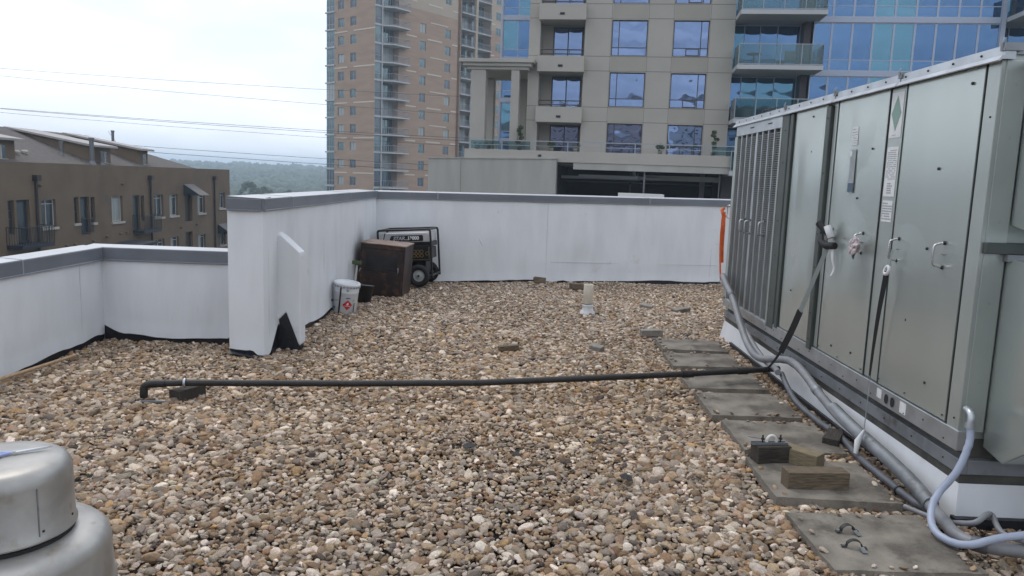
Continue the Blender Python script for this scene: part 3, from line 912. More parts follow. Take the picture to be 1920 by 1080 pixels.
mm.add([(.012, -.02, .175), (.012, UL + .01, .175), (-.015, UL + .05, .0), (-.015, -.07, .0), (-.02, UL + .06, -.05), (-.02, -.08, -.05), (2.5, -.02, .175), (2.5, -.07, .0), (2.5, -.08, -.05)],
       [(0, 1, 2, 3), (3, 2, 4, 5), (0, 3, 7, 6), (3, 5, 8, 7)])
mm.build('curb_membrane', 'membrane', U)
mm = MB(); mm.box(-.035, .0, .6, UL - .4, -.05, .018); mm.box(-.03, 2.5, -.10, -.05, -.05, .02); mm.build('curb_flashing', 'flashing', U)
# rain hoods on the near end
for (z0, z1, zf, dep) in ((1.455, 2.235, 1.90, .85), (.335, 1.325, .80, .85)):
    mm = MB()
    mm.prism([(0.0, z0 + .03), (0, z1), (-dep, z1 - .04), (-dep, zf), (-.16, z0)], 'x', .12, 2.4)
    mm.build('rain_hood', 'unit_paint', U, .006)
mm = MB(); mm.box(.0, 2.4, -.03, .02, 1.345, 1.40); mm.build('hood_rail', 'unit_dark', U, .004)
mm = MB(); mm.box(.10, 2.4, -.05, .02, 1.31, 1.345); mm.build('hood_rail', 'galvanised_dull', U, .004)
mm = MB(); mm.box(.10, 2.42, -.9, .02, 2.238, 2.262); mm.build('hood_rail', 'galvanised', U, .004)
mm = MB(); mm.box(.008, .112, -.006, .03, .44, 2.262); mm.build('corner_post', 'unit_frame', U, .003)
for z in (.7, 1.1, 1.5, 1.9, 2.15):
    b = link('bolt', bolt_me, U, (.06, -.007, z), (R(90), 0, 0)); b.scale = (.7, .7, .7)

# ---- hoses and conduits lying along the unit -----------------------
def hose(name, pts, r, mt, label_, cat='conduit', group=None, sub=7, n=10, rings=(), ring_mt='galvanised_dull'):
    p0 = Vector(pts[0])
    rr = random.Random(len(pts) * 31 + int(r * 1000))
    path = [Vector(p) - p0 for p in smooth_path(pts, sub)]
    path = [path[0]] + [p + Vector((rr.gauss(0, .0007), rr.gauss(0, .0007), rr.gauss(0, .0005))) for p in path[1:-1]] + [path[-1]]
    mm = MB(); mm.tube(path, r, n)
    o = mm.build(name, mt); o.location = p0
    for (t, L_, kr, nm, rm) in rings:
        k = int(t * (len(path) - 2)); a, b = path[k], path[k + 1]; d_ = (b - a).normalized(); c = (a + b) / 2
        mm = MB(); mm.tube([c - d_ * L_ / 2, c - d_ * L_ * .4, c + d_ * L_ * .4, c + d_ * L_ / 2], [r * 1.02, r * kr, r * kr, r * 1.02], n, False); mm.build(nm, rm, o)
    return tag(o, label_, cat, group, 'thing')
hose('conduit', [(2.16, 8.12, 0.66), (2.125, 7.97, 0.7), (2.1, 7.72, 0.64), (2.095, 7.44, 0.54), (2.09, 7.07, 0.33), (2.085, 6.75, 0.2), (2.09, 6.45, 0.175), (2.165, 6.15, 0.24), (2.175, 5.92, 0.27), (2.175, 5.65, 0.245), (2.165, 5.32, 0.185), (2.155, 4.93, 0.135), (2.145, 4.37, 0.11), (2.14, 3.95, 0.085), (2.12, 3.62, 0.045), (2.1, 3.36, 0.045), (2.3, 3.26, 0.05), (2.7, 3.24, 0.06), (3.2, 3.3, 0.06)], .031, 'hose_grey', 'thick grey flexible conduit hanging off the unit corner and running along its foot', sub=8, n=14, rings=((.16, .05, 1.12, 'coupling', 'hose_dark'), (.55, .07, 1.16, 'coupling', 'galvanised_dull'), (.86, .07, 1.14, 'coupling', 'hose_dark')))
hose('pipe_sleeve', [(2.17, 5.08, 0.155), (2.16, 4.7, 0.128), (2.153, 4.3, 0.11), (2.145, 3.95, 0.085), (2.13, 3.72, 0.06)], .040, 'galvanised_dull', 'pale grey pipe sleeve round the thick conduit along the unit foot', n=16)
hose('conduit', [(2.14, 8.08, .63), (2.13, 7.9, .62), (2.12, 7.6, .55), (2.115, 7.3, .42), (2.125, 7.0, .29), (2.13, 6.7, .20), (2.13, 6.4, .155), (2.10, 6.1, .18), (2.06, 5.9, .19)], .024, 'hose_grey', 'thinner grey conduit clipped beside the thick one at the far end of the unit', rings=((.45, .04, 1.15, 'coupling', 'hose_dark'),))
hose('conduit', [(2.105, 5.95, 0.17), (2.095, 5.6, 0.06), (2.11, 5.2, 0.03), (2.115, 4.8, 0.04), (2.085, 4.45, 0.035), (2.095, 4.15, 0.025), (2.11, 3.85, 0.02), (2.155, 3.72, 0.02)], .021, 'hose_dark', 'dark thin conduit on the pebbles between the pavers and the unit', rings=((.4, .05, 1.2, 'coupling', 'galvanised_dull'), (.8, .012, 1.3, 'cable_tie', 'ink_black')))
hose('conduit', [(2.235, 3.655, .50), (2.23, 3.63, .43), (2.17, 3.60, .29), (2.07, 3.58, .16), (2.0, 3.48, .085), (1.985, 3.36, .06), (2.05, 3.27, .065), (2.2, 3.26, .11), (2.45, 3.30, .125), (2.8, 3.36, .12), (3.2, 3.4, .10)], .0175, 'conduit_light', 'pale blue-grey conduit curling down from the elbow at the near unit corner')
hose('conduit', [(2.03, 3.78, .02), (2.12, 3.60, .03), (2.17, 3.43, .10), (2.24, 3.46, .125), (2.30, 3.50, .11), (2.27, 3.36, .085), (2.34, 3.22, .10), (2.7, 3.10, .05)], .013, 'hose_grey', 'thin grey cable looped on the pebbles at the near unit corner')
hose('cord', [(2.31, 3.22, .10), (2.28, 3.16, .095), (2.265, 3.1, .05), (2.27, 3.02, .02), (2.30, 2.95, .01)], .006, 'cord_white', 'thin white cord hanging over the hoses at the bottom right corner', 'cord')
el = thing('conduit_elbow', (2.245, 3.70, .52), 'small metal elbow fitting where the pale conduit enters the unit', 'fitting')
mm = MB(); mm.tube(smooth_path([(.01, .03, .045), (.0, -.02, .042), (-.004, -.042, .02), (-.008, -.045, -.01)], 4), .018, 10); mm.build('elbow', 'galvanised', el)
mm = MB(); mm.cyl((-.008, -.045, -.005), (-.011, -.047, -.03), .023, 8); mm.build('nut', 'galvanised', el)

# ---- straps on the handles -----------------------------------------
def ribbon(mb, pts, w, th=.002, wdir=(0, 1, 0), sub=6, w1=None):
    pts = smooth_path(pts, sub); n = len(pts); vs, fs = [], []
    Wd = Vector(wdir).normalized()
    for i, p in enumerate(pts):
        ww = w + ((w1 - w) * i / (n - 1) if w1 is not None else 0)
        dd = (pts[min(i + 1, n - 1)] - pts[max(i - 1, 0)]).normalized()
        a = (Wd - dd * Wd.dot(dd)).normalized(); nn = dd.cross(a)
        for sx, sz in ((-1, -1), (1, -1), (1, 1), (-1, 1)):
            vs.append(p + a * (sx * ww / 2) + nn * (sz * th / 2))
    for i in range(n - 1):
        for j in range(4):
            fs.append((i * 4 + j, i * 4 + (j + 1) % 4, (i + 1) * 4 + (j + 1) % 4, (i + 1) * 4 + j))
    fs += [(3, 2, 1, 0), tuple((n - 1) * 4 + k for k in range(4))]
    mb.add(vs, fs)
s1 = thing('tie_strap', (2.18, 5.45, 1.25), 'black and pale tie-down strap knotted on the unit handle, slanting down to the pipe end', 'strap')
def W(root, *pts): return [Vector(p) - root.location for p in pts]
mm = MB(); ribbon(mm, W(s1, (2.185, 5.47, 1.22), (2.17, 5.62, .98), (2.155, 5.80, .70)), .036, wdir=(-.5, 1, .3)); mm.build('upper_web', 'strap_clear', s1)
mm = MB(); ribbon(mm, W(s1, (2.155, 5.80, .705), (2.135, 5.90, .52), (2.11, 6.02, .33)), .055, wdir=(-.6, 1, .3)); ribbon(mm, W(s1, (2.11, 6.02, .335), (2.08, 6.10, .22), (2.05, 6.22, .10)), .024, wdir=(-.6, 1, .3), w1=.012); mm.build('lower_web', 'strap_black', s1)
mm = MB(); mm.cyl(*W(s1, (2.20, 5.46, 1.30), (2.14, 5.56, 1.39)), .024, 10); mm.tube(W(s1, (2.20, 5.38, 1.24), (2.17, 5.46, 1.235), (2.16, 5.53, 1.255), (2.18, 5.58, 1.29)), .026, 8); mm.build('knot', 'strap_black', s1)
mm = MB(); mm.lathe([(.021, -.045), (.024, -.04), (.024, .045), (.019, .045), (.017, -.02)], 12); o = mm.build('roll', 'strap_white', s1); o.location = Vector((2.165, 5.415, 1.335)) - s1.location; o.rotation_euler = (R(-22), R(-15), 0)
mm = MB(); ribbon(mm, W(s1, (2.195, 5.42, 1.25), (2.19, 5.38, 1.15), (2.20, 5.365, 1.08), (2.185, 5.37, 1.03)), .05, wdir=(0, 1, .1), w1=.012); mm.build('tail', 'strap_white', s1)

s2 = thing('tie_strap', (2.19, 4.55, 1.2), 'long black tie-down strap hanging straight from a unit handle to the hoses', 'strap')
mm = MB(); ribbon(mm, W(s2, (2.195, 4.53, 1.29), (2.185, 4.54, 1.22), (2.185, 4.535, 1.16)), .03, wdir=(0, 1, 0)); mm.build('loop', 'strap_clear', s2)
mm = MB(); mm.torus((0, 0, 0), .024, .011, 'x', 14, 8); o = mm.build('buckle', 'strap_white', s2); o.location = Vector((2.18, 4.545, 1.165)) - s2.location; o.rotation_euler = (0, R(15), 0)
mm = MB(); ribbon(mm, W(s2, (2.18, 4.545, 1.16), (2.185, 4.60, .92), (2.195, 4.645, .70), (2.20, 4.67, .47)), .034, wdir=(-.75, 1, 0), w1=.012); mm.build('upper_web', 'strap_black', s2)
mm = MB(); ribbon(mm, W(s2, (2.198, 4.665, .49), (2.17, 4.60, .36), (2.12, 4.50, .16)), .013, th=.004, wdir=(.3, 1, 0)); mm.build('lower_web', 'galvanised_dull', s2)
mm = MB(); mm.tube(W(s2, (2.12, 4.50, .19), (2.075, 4.47, .13), (2.06, 4.45, .06)), [.006, .020, .012], 8); mm.build('hook', 'strap_white', s2)

s3 = thing('ratchet_strap', (2.17, 8.2, 1.2), 'bright orange strap hanging at the far corner of the unit, holding up the conduit', 'strap')
mm = MB(); ribbon(mm, W(s3, (2.17, 8.30, 1.36), (2.155, 8.22, 1.20), (2.15, 8.20, 1.0), (2.155, 8.18, .82)), .042, wdir=(1, .15, 0)); mm.build('tail', 'orange_web', s3)
mm = MB(); ribbon(mm, W(s3, (2.165, 8.32, 1.34), (2.125, 8.18, 1.05), (2.105, 8.02, .74), (2.11, 7.97, .66)), .020, wdir=(1, .15, 0)); mm.build('web', 'orange_web', s3)
mm = MB(); mm.tube(W(s3, (2.175, 8.33, 1.40), (2.15, 8.31, 1.37), (2.16, 8.28, 1.33), (2.19, 8.31, 1.31)), .018, 8); mm.build('knot', 'orange_web', s3)

bag = thing('plastic_bag', (2.19, 5.02, 1.27), 'crumpled pale pink plastic bag tied to a unit handle', 'bag')
bm = bmesh.new(); bmesh.ops.create_icosphere(bm, subdivisions=4, radius=1)
for v in bm.verts:
    p = v.co.copy(); a = vnoise(np.array([p.x * 3 + 5]), np.array([p.y * 3 + p.z * 4]), 2)[0] + .5 * vnoise(np.array([p.z * 7]), np.array([p.y * 7 + p.x * 5]), 3)[0]
    v.co = Vector((p.x * .028, p.y * .05, p.z * .052)) * (.62 + .55 * a)
me = bpy.data.meshes.new('film'); bm.to_mesh(me); bm.free(); me.materials.append(MATS['plastic_bag'])
link('film', me, bag, (-.01, 0, 0))
mm = MB(); mm.tube([(-.01, .0, -.04), (-.015, -.004, -.065), (-.01, .0, -.085)], [.014, .010, .004], 8); mm.build('tail', 'hose_dark', bag)

# ================================================================== PAVERS
PL = ['farthest concrete paver of the walkway, beside the small grey brick', 'second concrete paver from the far end of the walkway', 'concrete paver right under the black pipe', 'middle concrete paver, with one loose pebble on it', 'concrete paver behind the three wood blocks', 'concrete paver carrying the wood blocks', 'nearest concrete paver, with two small metal clips on it']
for i, (a, b, c, d_) in enumerate(PAVERS):
    bm = bmesh.new(); nx, ny = 12, 12; vs = {}
    w, h = b - a, d_ - c
    mm = MB(); V_, F_ = [], []
    for ii in range(nx + 1):
        for jj in range(ny + 1):
            x, y = -w / 2 + w * ii / nx, -h / 2 + h * jj / ny
            e = min(x + w / 2, w / 2 - x, y + h / 2, h / 2 - y)
            z = .034 - (.006 if e < .001 else 0) + (vnoise(np.array([x * 9 + i]), np.array([y * 9]), i)[0] - .5) * .003 - (.004 if .03 < e < .06 else 0)
            jx = (vnoise(np.array([y * 14 + i]), np.array([i * 3.]), 4)[0] - .5) * .008 if ii in (0, nx) else 0
            jy = (vnoise(np.array([x * 14 + i]), np.array([i * 5.]), 6)[0] - .5) * .008 if jj in (0, ny) else 0
            V_.append((x + jx, y + jy, z))
    for ii in range(nx):
        for jj in range(ny):
            q = ii * (ny + 1) + jj
            F_.append((q, q + ny + 1, q + ny + 2, q + 1))
    mm.add(V_, F_)
    ring = [ii * (ny + 1) for ii in range(nx + 1)] + [nx * (ny + 1) + jj for jj in range(1, ny + 1)] + [ii * (ny + 1) + ny for ii in range(nx - 1, -1, -1)] + [jj for jj in range(ny - 1, 0, -1)]
    lowv = [(V_[k][0], V_[k][1], -.02) for k in ring]
    top = [V_[k] for k in ring]
    L_ = len(ring)
    mm.add(top + lowv, [(k, (k + 1) % L_, L_ + (k + 1) % L_, L_ + k) for k in range(L_)])
    o = mm.build('paver', 'concrete_old'); o.location = ((a + b) / 2, (c + d_) / 2, rnd.uniform(-.002, .004)); o.rotation_euler = (R(rnd.uniform(-.6, .6)), R(rnd.uniform(-.8, .8)), R(rnd.uniform(-1.6, 1.6)))
    tag(o, PL[i], 'paver', 'concrete pavers of the roof walkway', 'thing')

# ---- timber blocks, clamp and clips ---------------------------------
def block(loc, size, rz, mt, label_, group=None, rx=0, name='timber_block'):
    mm = MB(); mm.obox((0, 0, size[2] / 2), size)
    o = mm.build(name, mt, None, .004); o.location = loc; o.rotation_euler = (rx, 0, rz)
    return tag(o, label_, 'wood block', group, 'thing')
block((1.510, 4.335, .036), (.205, .105, .10), R(10), 'timber_dark', 'dark wood block under the rusty clamp, on the paver', 'wood blocks on the paver')
block((1.675, 4.30, .036), (.24, .10, .09), R(-47), 'timber_fresh', 'paler wood block lying askew behind the long one', 'wood blocks on the paver')
block((1.628, 3.955, .036), (.335, .10, .098), R(4), 'timber_grey', 'long weathered wood block in front on the paver', 'wood blocks on the paver')
block((2.06, 4.78, -.02), (.25, .10, .09), R(60), 'timber_dark', 'dark wood block half hidden under the hoses beside the walkway')
cl = thing('pipe_clamp', (1.51, 4.335, .138), 'rusty strut clamp with bolts and a white half ring on the dark wood block', 'clamp', rotz=R(8))
mm = MB(); mm.prism([(-.018, .0), (.018, .0), (.018, .013), (.013, .013), (.013, .003), (-.013, .003), (-.013, .013), (-.018, .013)], 'x', -.12, .095)
mm.build('strut', 'galvanised_dull', cl)
mm = MB(); mm.tube([(.030 * math.cos(t), 0, .012 + .038 * math.sin(t)) for t in [math.pi * k / 12 for k in range(13)]], .009, 8); mm.build('half_ring', 'cord_white', cl)
for x in (-.055, .055):
    mm = MB(); mm.cyl((x, 0, .0), (x, 0, .055), .005, 6); mm.cyl((x, 0, .028), (x, 0, .036), .012, 6); mm.build('bolt', 'iron_pipe', cl)
mm = MB(); mm.obox((-.10, .02, .035), (.07, .025, .004), (0, R(12), R(20))); mm.build('tab', 'galvanised_dull', cl)
def clip(loc, rz, label_):
    o = thing('pipe_strap', loc, label_, 'clip', 'metal clips on the nearest paver', rz)
    mm = MB(); ribbon(mm, [(-.055, 0, .003), (-.034, 0, .004), (-.030, 0, .020), (-.012, 0, .034), (.012, 0, .034), (.030, 0, .020), (.034, 0, .004), (.055, 0, .003)], .022, .003, (0, 1, 0), 4); mm.build('band', 'bolt_dark', o)
    mm = MB(); mm.cyl((-.045, 0, .004), (-.045, 0, .012), .007, 6); mm.build('screw', 'galvanised_dull', o)
    mm = MB(); mm.obox((.03, -.035, .006), (.022, .035, .004), (R(20), 0, R(15))); mm.build('tab', 'galvanised_dull', o)
clip((1.58, 3.42, .037), R(10), 'dark curved metal clip on the nearest paver, the farther of two')
clip((1.545, 3.26, .037), R(-8), 'dark curved metal clip on the nearest paver, the closer of two')

# ---- black gas pipe -------------------------------------------------
gp = thing('gas_pipe', (-2.58, 5.14, 0), 'long black iron pipe lying across the gravel to the unit', 'pipe')
Wp = lambda *p: [Vector(q) - gp.location for q in p]
mm = MB(); mm.tube(Wp((-2.52, 5.15, .125), (-2.35, 5.19, .127), (-1.2, 5.36, .120), (-.27, 5.52, .118), (.54, 5.76, .120), (1.35, 6.00, .123)), .0235, 12); mm.build('long_run', 'iron_pipe', gp)
mm = MB(); mm.tube(Wp((1.40, 6.015, .124), (1.9, 6.17, .13), (2.19, 6.26, .135)), .0235, 12); mm.build('short_run', 'iron_pipe', gp)
mm = MB(); mm.tube(Wp((1.33, 5.995, .123), (1.42, 6.022, .124)), .031, 12); mm.build('coupling', 'iron_pipe', gp)
mm = MB(); mm.tube(Wp((1.82, 6.148, .129), (1.90, 6.17, .130)), .030, 12); mm.build('coupling', 'iron_pipe', gp)
mm = MB(); mm.tube(smooth_path(Wp((-2.46, 5.16, .125), (-2.55, 5.145, .124), (-2.592, 5.138, .105), (-2.60, 5.136, .06), (-2.60, 5.136, -.02)), 4), [.027] * 17, 12); mm.build('elbow', 'iron_pipe', gp)
mm = MB(); mm.torus((0, 0, 0), .029, .006, 'x', 16, 6); o = mm.build('clamp_ring', 'galvanised', gp); o.location = Vector((-2.335, 5.192, .127)) - gp.location; o.rotation_euler = (0, 0, R(8)); o.scale = (1.6, 1, 1)
block((-2.35, 5.27, -.02), (.10, .24, .095), R(-24), 'timber_dark', 'dark weathered wood block propping the left end of the black pipe')
hose('cable', [(-2.72, 5.02, .0), (-2.62, 5.02, .02), (-2.52, 5.03, .03), (-2.42, 5.06, .02), (-2.36, 5.12, .0)], .010, 'hose_dark', 'short bit of dark cable on the gravel beside the pipe prop', 'cable')
st = thing('wooden_pole', (-3.85, 5.3, .02), 'tan wooden pole lying on the gravel along the left parapet', 'pole')
mm = MB(); mm.tube([(-.06, -.7, .0), (.0, .0, .006), (.07, .45, .012), (.14, .90, .018)], [.014, .014, .0135, .013], 10); mm.build('shaft', 'pole_wood', st)
hose('twig', [(-2.55, 3.62, .01), (-2.46, 3.70, .03), (-2.40, 3.77, .025), (-2.36, 3.82, .03)], .006, 'iron_pipe', 'short black stick lying on the gravel behind the metal vent cap', 'stick')

for (x, y, rz, lb) in ((-.27, 4.46, .5, 'scrap of black plastic film in the middle of the near gravel'), (.62, 4.05, 2.0, 'small dark scrap of felt lying left of the wood blocks')):
    mm = MB(); vs = [(.06 * math.cos(t) * (.6 + .4 * vnoise(np.array([t * 2.]), np.array([x]), 3)[0]), .035 * math.sin(t), .012 + .018 * vnoise(np.array([t * 1.5]), np.array([y]), 5)[0]) for t in [2 * math.pi * k / 14 for k in range(14)]]
    mm.add(vs + [(0, 0, .030), ], [(k, (k + 1) % 14, 14) for k in range(14)]); mm.add([(a, b, c - .003) for a, b, c in vs + [(0, 0, .03)]], [((k + 1) % 14, k, 14) for k in range(14)])
    o = mm.build('plastic_scrap', 'strap_black'); o.location = (x, y, -.008); o.rotation_euler = (.1, -.1, rz); tag(o, lb, 'scrap', None, 'thing')
# ---- PVC vent and loose bricks --------------------------------------
pv = thing('vent_pipe', (.865, 9.53, -.02), 'cream plastic vent pipe standing in the gravel with a white base collar', 'vent pipe')
mm = MB(); mm.lathe([(.050, .08), (.060, .09), (.0605, .37), (.058, .374), (.052, .374), (.050, .30), (.0, .30)], 24); mm.build('pipe', 'pvc', pv)
mm = MB(); mm.lathe([(.10, .0), (.095, .025), (.072, .04), (.066, .09), (.070, .105), (.066, .118), (.061, .12)], 24); mm.build('collar', 'lead_white', pv)
mm = MB(); mm.torus((0, 0, .132), .0615, .006, 'z', 20, 6); mm.build('clamp_band', 'galvanised_dull', pv)
def lump(loc, size, rz, mt, label_, cat, tilt=(0, 0), name='brick'):
    mm = MB(); mm.obox((0, 0, 0), size); o = mm.build(name, mt, None, .006); o.location = loc; o.rotation_euler = (tilt[0], tilt[1], rz); tag(o, label_, cat, None, 'thing')
lump((.31, 12.18, .035), (.19, .10, .10), R(12), 'timber_grey', 'grey block leaning at the foot of the far parapet', 'block', (R(-15), R(6)))
lump((.88, 11.75, .02), (.20, .12, .09), R(20), 'timber_grey', 'dark brown block on the gravel just behind the vent pipe', 'block', (0, R(3)))
lump((1.46, 8.25, .015), (.235, .11, .07), R(3), 'stone_grey', 'grey brick lying just beyond the farthest paver', 'brick', (0, R(-2)))
lump((1.69, 10.05, .012), (.16, .12, .06), R(-20), 'stone_grey', 'flat grey stone on the far gravel, right of the vent pipe', 'stone', (R(5), R(8)), 'flat_stone')
lump((2.12, 9.90, .010), (.24, .10, .05), R(25), 'concrete_old', 'brown flat stone near the far end of the unit', 'stone', (R(5), R(-4)), 'flat_stone')
lump((-.09, 7.24, .010), (.20, .06, .05), R(14), 'timber_grey', 'small broken stick of wood in the middle of the gravel', 'wood scrap', (0, R(-4)), 'wood_scrap')
lump((.78, 7.38, .012), (.13, .09, .05), R(-35), 'stone_grey', 'small pinkish grey stone chunk in the gravel left of the pavers', 'stone', (R(8), R(6)), 'flat_stone')

# ---- metal vent cap with scissors -----------------------------------
vc = thing('roof_ventilator', (-1.80, 2.53, .045), 'two-tier round aluminium vent cap at the bottom left corner', 'vent')
mm = MB(); mm.lathe([(0, .556), (.14, .552), (.190, .546), (.210, .534), (.221, .514), (.224, .49), (.227, .315), (.233, .305), (.233, .298), (.220, .296)], 72); mm.build('cap', 'aluminium', vc)
mm = MB(); mm.lathe([(.12, .285), (.27, .272), (.312, .262), (.332, .242), (.340, .215), (.346, .06), (.354, .05), (.354, .04), (.33, .038)], 72); mm.build('skirt', 'aluminium', vc)
mm = MB(); mm.lathe([(.225, .29), (.225, .27)], 40); mm.lathe([(.28, .06), (.28, -.12)], 40); mm.build('neck', 'black_gap', vc)
mm = MB(); mm.box(-.002, .002, -.2285, -.224, .32, .49); mm.build('lap_seam', 'galvanised_dull', vc).rotation_euler = (0, 0, R(62))
for k in range(10):
    t = 2 * math.pi * k / 10 + .2
    o = link('rivet', bolt_me, vc, (.2275 * math.cos(t), .2275 * math.sin(t), .335), (0, R(-90), t)); o.scale = (.55, .55, .4); o.active_material = o.active_material
sc_ = thing('scissors', (-1.765, 2.56, .604), 'pair of open-handled scissors lying on the metal vent cap', 'scissors', rotz=R(38))
mm = MB(); mm.prism([(-.01, -.008), (.0, -.011), (.085, -.006), (.118, .004), (.05, .007), (-.01, .006)], 'z', .0, .003); mm.build('blade', 'steel', sc_)
mm = MB(); mm.prism([(-.015, .004), (.0, .009), (.07, .010), (.112, .006), (.05, -.004), (-.01, -.006)], 'z', .003, .005); mm.build('blade', 'steel', sc_)
for sgn in (-1, 1):
    mm = MB(); mm.tube(smooth_path([(-.008, sgn * .003, .004), (-.035, sgn * .010, .005), (-.06, sgn * .028, .006), (-.095, sgn * .030, .006), (-.105, sgn * .015, .006), (-.085, sgn * .006, .006), (-.05, sgn * .007, .005), (-.035, sgn * .010, .005)], 5), .005, 8); mm.build('handle', 'scissor_blue', sc_)
mm = MB(); mm.cyl((0, 0, .0), (0, 0, .008), .005, 10); mm.build('pivot', 'steel', sc_)

# ---- bucket, rusty cabinet, pot, generator --------------------------
bk = thing('paint_bucket', (-2.105, 9.02, -.015), 'white steel bucket with a red flammable diamond, leaning by the tall parapet', 'bucket', rot=(R(3), R(7), R(0)))
mm = MB(); mm.lathe([(0, .005), (.135, .005), (.138, .01), (.1445, .25), (.147, .254), (.147, .262), (.1455, .266), (.150, .345)], 36); mm.build('body', 'bucket_white', bk)
mm = MB(); mm.lathe([(0, .352), (.125, .352), (.132, .362), (.150, .364), (.157, .358), (.157, .330), (.151, .328)], 36); lid = mm.build('lid', 'bucket_white', bk)
lug = MB().box(-.006, .006, -.004, .004, -.022, .0).mesh('lug', 'label_grey')
for k in range(24):
    t = 2 * math.pi * k / 24; o = link('lug', lug, lid, (.156 * math.cos(t), .156 * math.sin(t), .338), (0, 0, t + R(90)))
def wrap(poly_us, r0_, r1_, h0, h1, off, name, mt, parent):
    """patch on the tapered bucket: poly in (angle, z), fan-triangulated from a fine grid"""
    mm = MB(); vs = []
    for (a, z) in poly_us:
        r_ = r0_ + (r1_ - r0_) * (z - h0) / (h1 - h0) + off
        vs.append((r_ * math.cos(a), r_ * math.sin(a), z))
    mm.add(vs, [tuple(range(len(vs)))]); return mm.build(name, mt, parent)
def strip_patch(a0, a1, z0, z1, name, mt, off=.0016, n=5):
    mm = MB(); vs, fs = [], []
    for i in range(n + 1):
        a = a0 + (a1 - a0) * i / n
        for z in (z0, z1):
            r_ = .138 + (.150 - .138) * (z - .01) / .335 + off; vs.append((r_ * math.cos(a), r_ * math.sin(a), z))
    for i in range(n): fs.append((2 * i, 2 * i + 2, 2 * i + 3, 2 * i + 1))
    mm.add(vs, fs); return mm.build(name, mt, bk)
strip_patch(R(-108), R(-100), .01, .33, 'stripe', 'ink_black', .0042)
ca = R(-66); dm = MB(); vs, fs = [], []
for i in range(13):
    t = -1 + 2 * i / 12; a = ca + t * R(24); hh = .062 * (1 - abs(t)) + .0005
    for s_ in (-1, 1):
        z = .115 + s_ * hh; r_ = .138 + .012 * (z - .01) / .335 + .002; vs.append((r_ * math.cos(a), r_ * math.sin(a), z))
for i in range(12): fs.append((2 * i, 2 * i + 2, 2 * i + 3, 2 * i + 1))
dm.add(vs, fs); dia = dm.build('hazard_diamond', 'ink_red', bk)
strip_patch(R(-81), R(-51), .1005, .1055, 'diamond_line', 'label_white', .0028)
fl = MB(); vs = []
for (du, dz) in [(-.010, .112), (-.014, .124), (-.008, .134), (-.007, .146), (.0, .138), (.003, .152), (.010, .136), (.012, .122), (.008, .112)]:
    a = ca + du / .14; r_ = .138 + .012 * (dz - .01) / .335 + .003; vs.append((r_ * math.cos(a), r_ * math.sin(a), dz))
fl.add(vs, [tuple(range(9))]); fl.build('flame_mark', 'label_white', bk)
strip_patch(R(-76), R(-56), .192, .204, 'blue_print', 'ink_blue'); strip_patch(R(-40), R(-34), .175, .182, 'small_mark', 'ink_black'); strip_patch(R(-41), R(-36), .155, .162, 'small_mark', 'ink_black'); strip_patch(R(-150), R(-130), .05, .075, 'faint_print', 'ink_blue', n=2)
strip_patch(R(-34), R(-29), .02, .14, 'stripe', 'ink_black', .0042)
mm = MB(); mm.tube(smooth_path([(-.143, -.02, .14), (-.155, -.07, .135), (-.11, -.115, .15), (-.05, -.142, .165)], 5), .0028, 6); mm.cyl((-.17, -.06, .15), (-.135, -.09, .13), .008, 8); mm.build('bail_handle', 'ink_black', bk)
mm = MB(); mm.lathe([(0, .006), (.012, .004), (.018, 0)], 12); o = mm.build('ear', 'label_grey', bk); o.location = (.148 * math.cos(R(-72)), .148 * math.sin(R(-72)), .295); o.rotation_euler = (R(90), 0, R(18))

pot = thing('black_bucket', (-2.02, 9.72, -.02), 'small black bucket with a wire handle between the paint bucket and the cabinet', 'bucket', rot=(R(-4), R(4), 0))
mm = MB(); mm.lathe([(0, .01), (.085, .01), (.092, .02), (.118, .225), (.124, .23), (.124, .236), (.114, .236), (.09, .03)], 28); mm.build('body', 'generator_black', pot)
mm = MB(); mm.tube(smooth_path([(.12, 0, .225), (.10, -.08, .238), (.0, -.124, .24), (-.1, -.08, .238), (-.12, 0, .225)], 5), .004, 6); mm.build('wire_handle', 'galvanised_dull', pot)
br = thing('brush', (-2.165, 9.80, .02), 'wood-handled brush standing behind the white bucket', 'brush', rot=(R(-6), R(4), 0))
mm = MB(); mm.tube([(0, 0, .0), (.0, 0, .30), (.004, 0, .44)], [.012, .016, .012], 8); mm.build('handle', 'sill_pale', br)
mm = MB(); mm.obox((0, 0, .47), (.12, .05, .05)); mm.build('head', 'leaf_a', br, .006)

cb = thing('steel_cabinet', (-1.885, 10.45, -.02), 'rusty dark steel cabinet with a bright top, in front of the generator', 'cabinet', rot=(R(0), R(3.8), R(-3)))
hw, dp, hh = .305, .56, .715
mm = MB(); mm.box(-hw, hw, -.27, .29, 0, hh); mm.build('body', 'rust_metal', cb, .008)
mm = MB(); mm.box(-hw - .008, hw + .008, -.282, .30, hh + .001, hh + .020); mm.build('top', 'rust_top', cb, .006)
mm = MB(); mm.box(-hw + .02, hw - .02, -.284, -.262, .05, hh - .065); dr = mm.build('door', 'rust_metal', cb, .004)
mm = MB(); mm.box(-.215, .205, -.290, -.280, .415, .575); mm.build('inset_panel', 'rust_panel', dr, .003)
mm = MB(); mm.box(-.235, .225, -.296, -.285, .385, .410); mm.box(-.235, .225, -.292, -.285, .355, .372); mm.build('ledge', 'rust_panel', dr, .003)
mm = MB(); mm.tube([(.225, -.29, .43), (.235, -.31, .41), (.235, -.312, .37), (.225, -.29, .355)], .008, 8); mm.build('latch', 'galvanised_dull', dr)
mm = MB(); mm.tube([(-.275, -.285, .38), (-.285, -.31, .365), (-.295, -.31, .33)], .008, 8); mm.build('latch', 'galvanised_dull', dr)
mm = MB(); mm.box(-hw + .01, hw - .01, -.276, -.268, hh - .06, hh - .05); mm.build('seam', 'black_gap', cb)

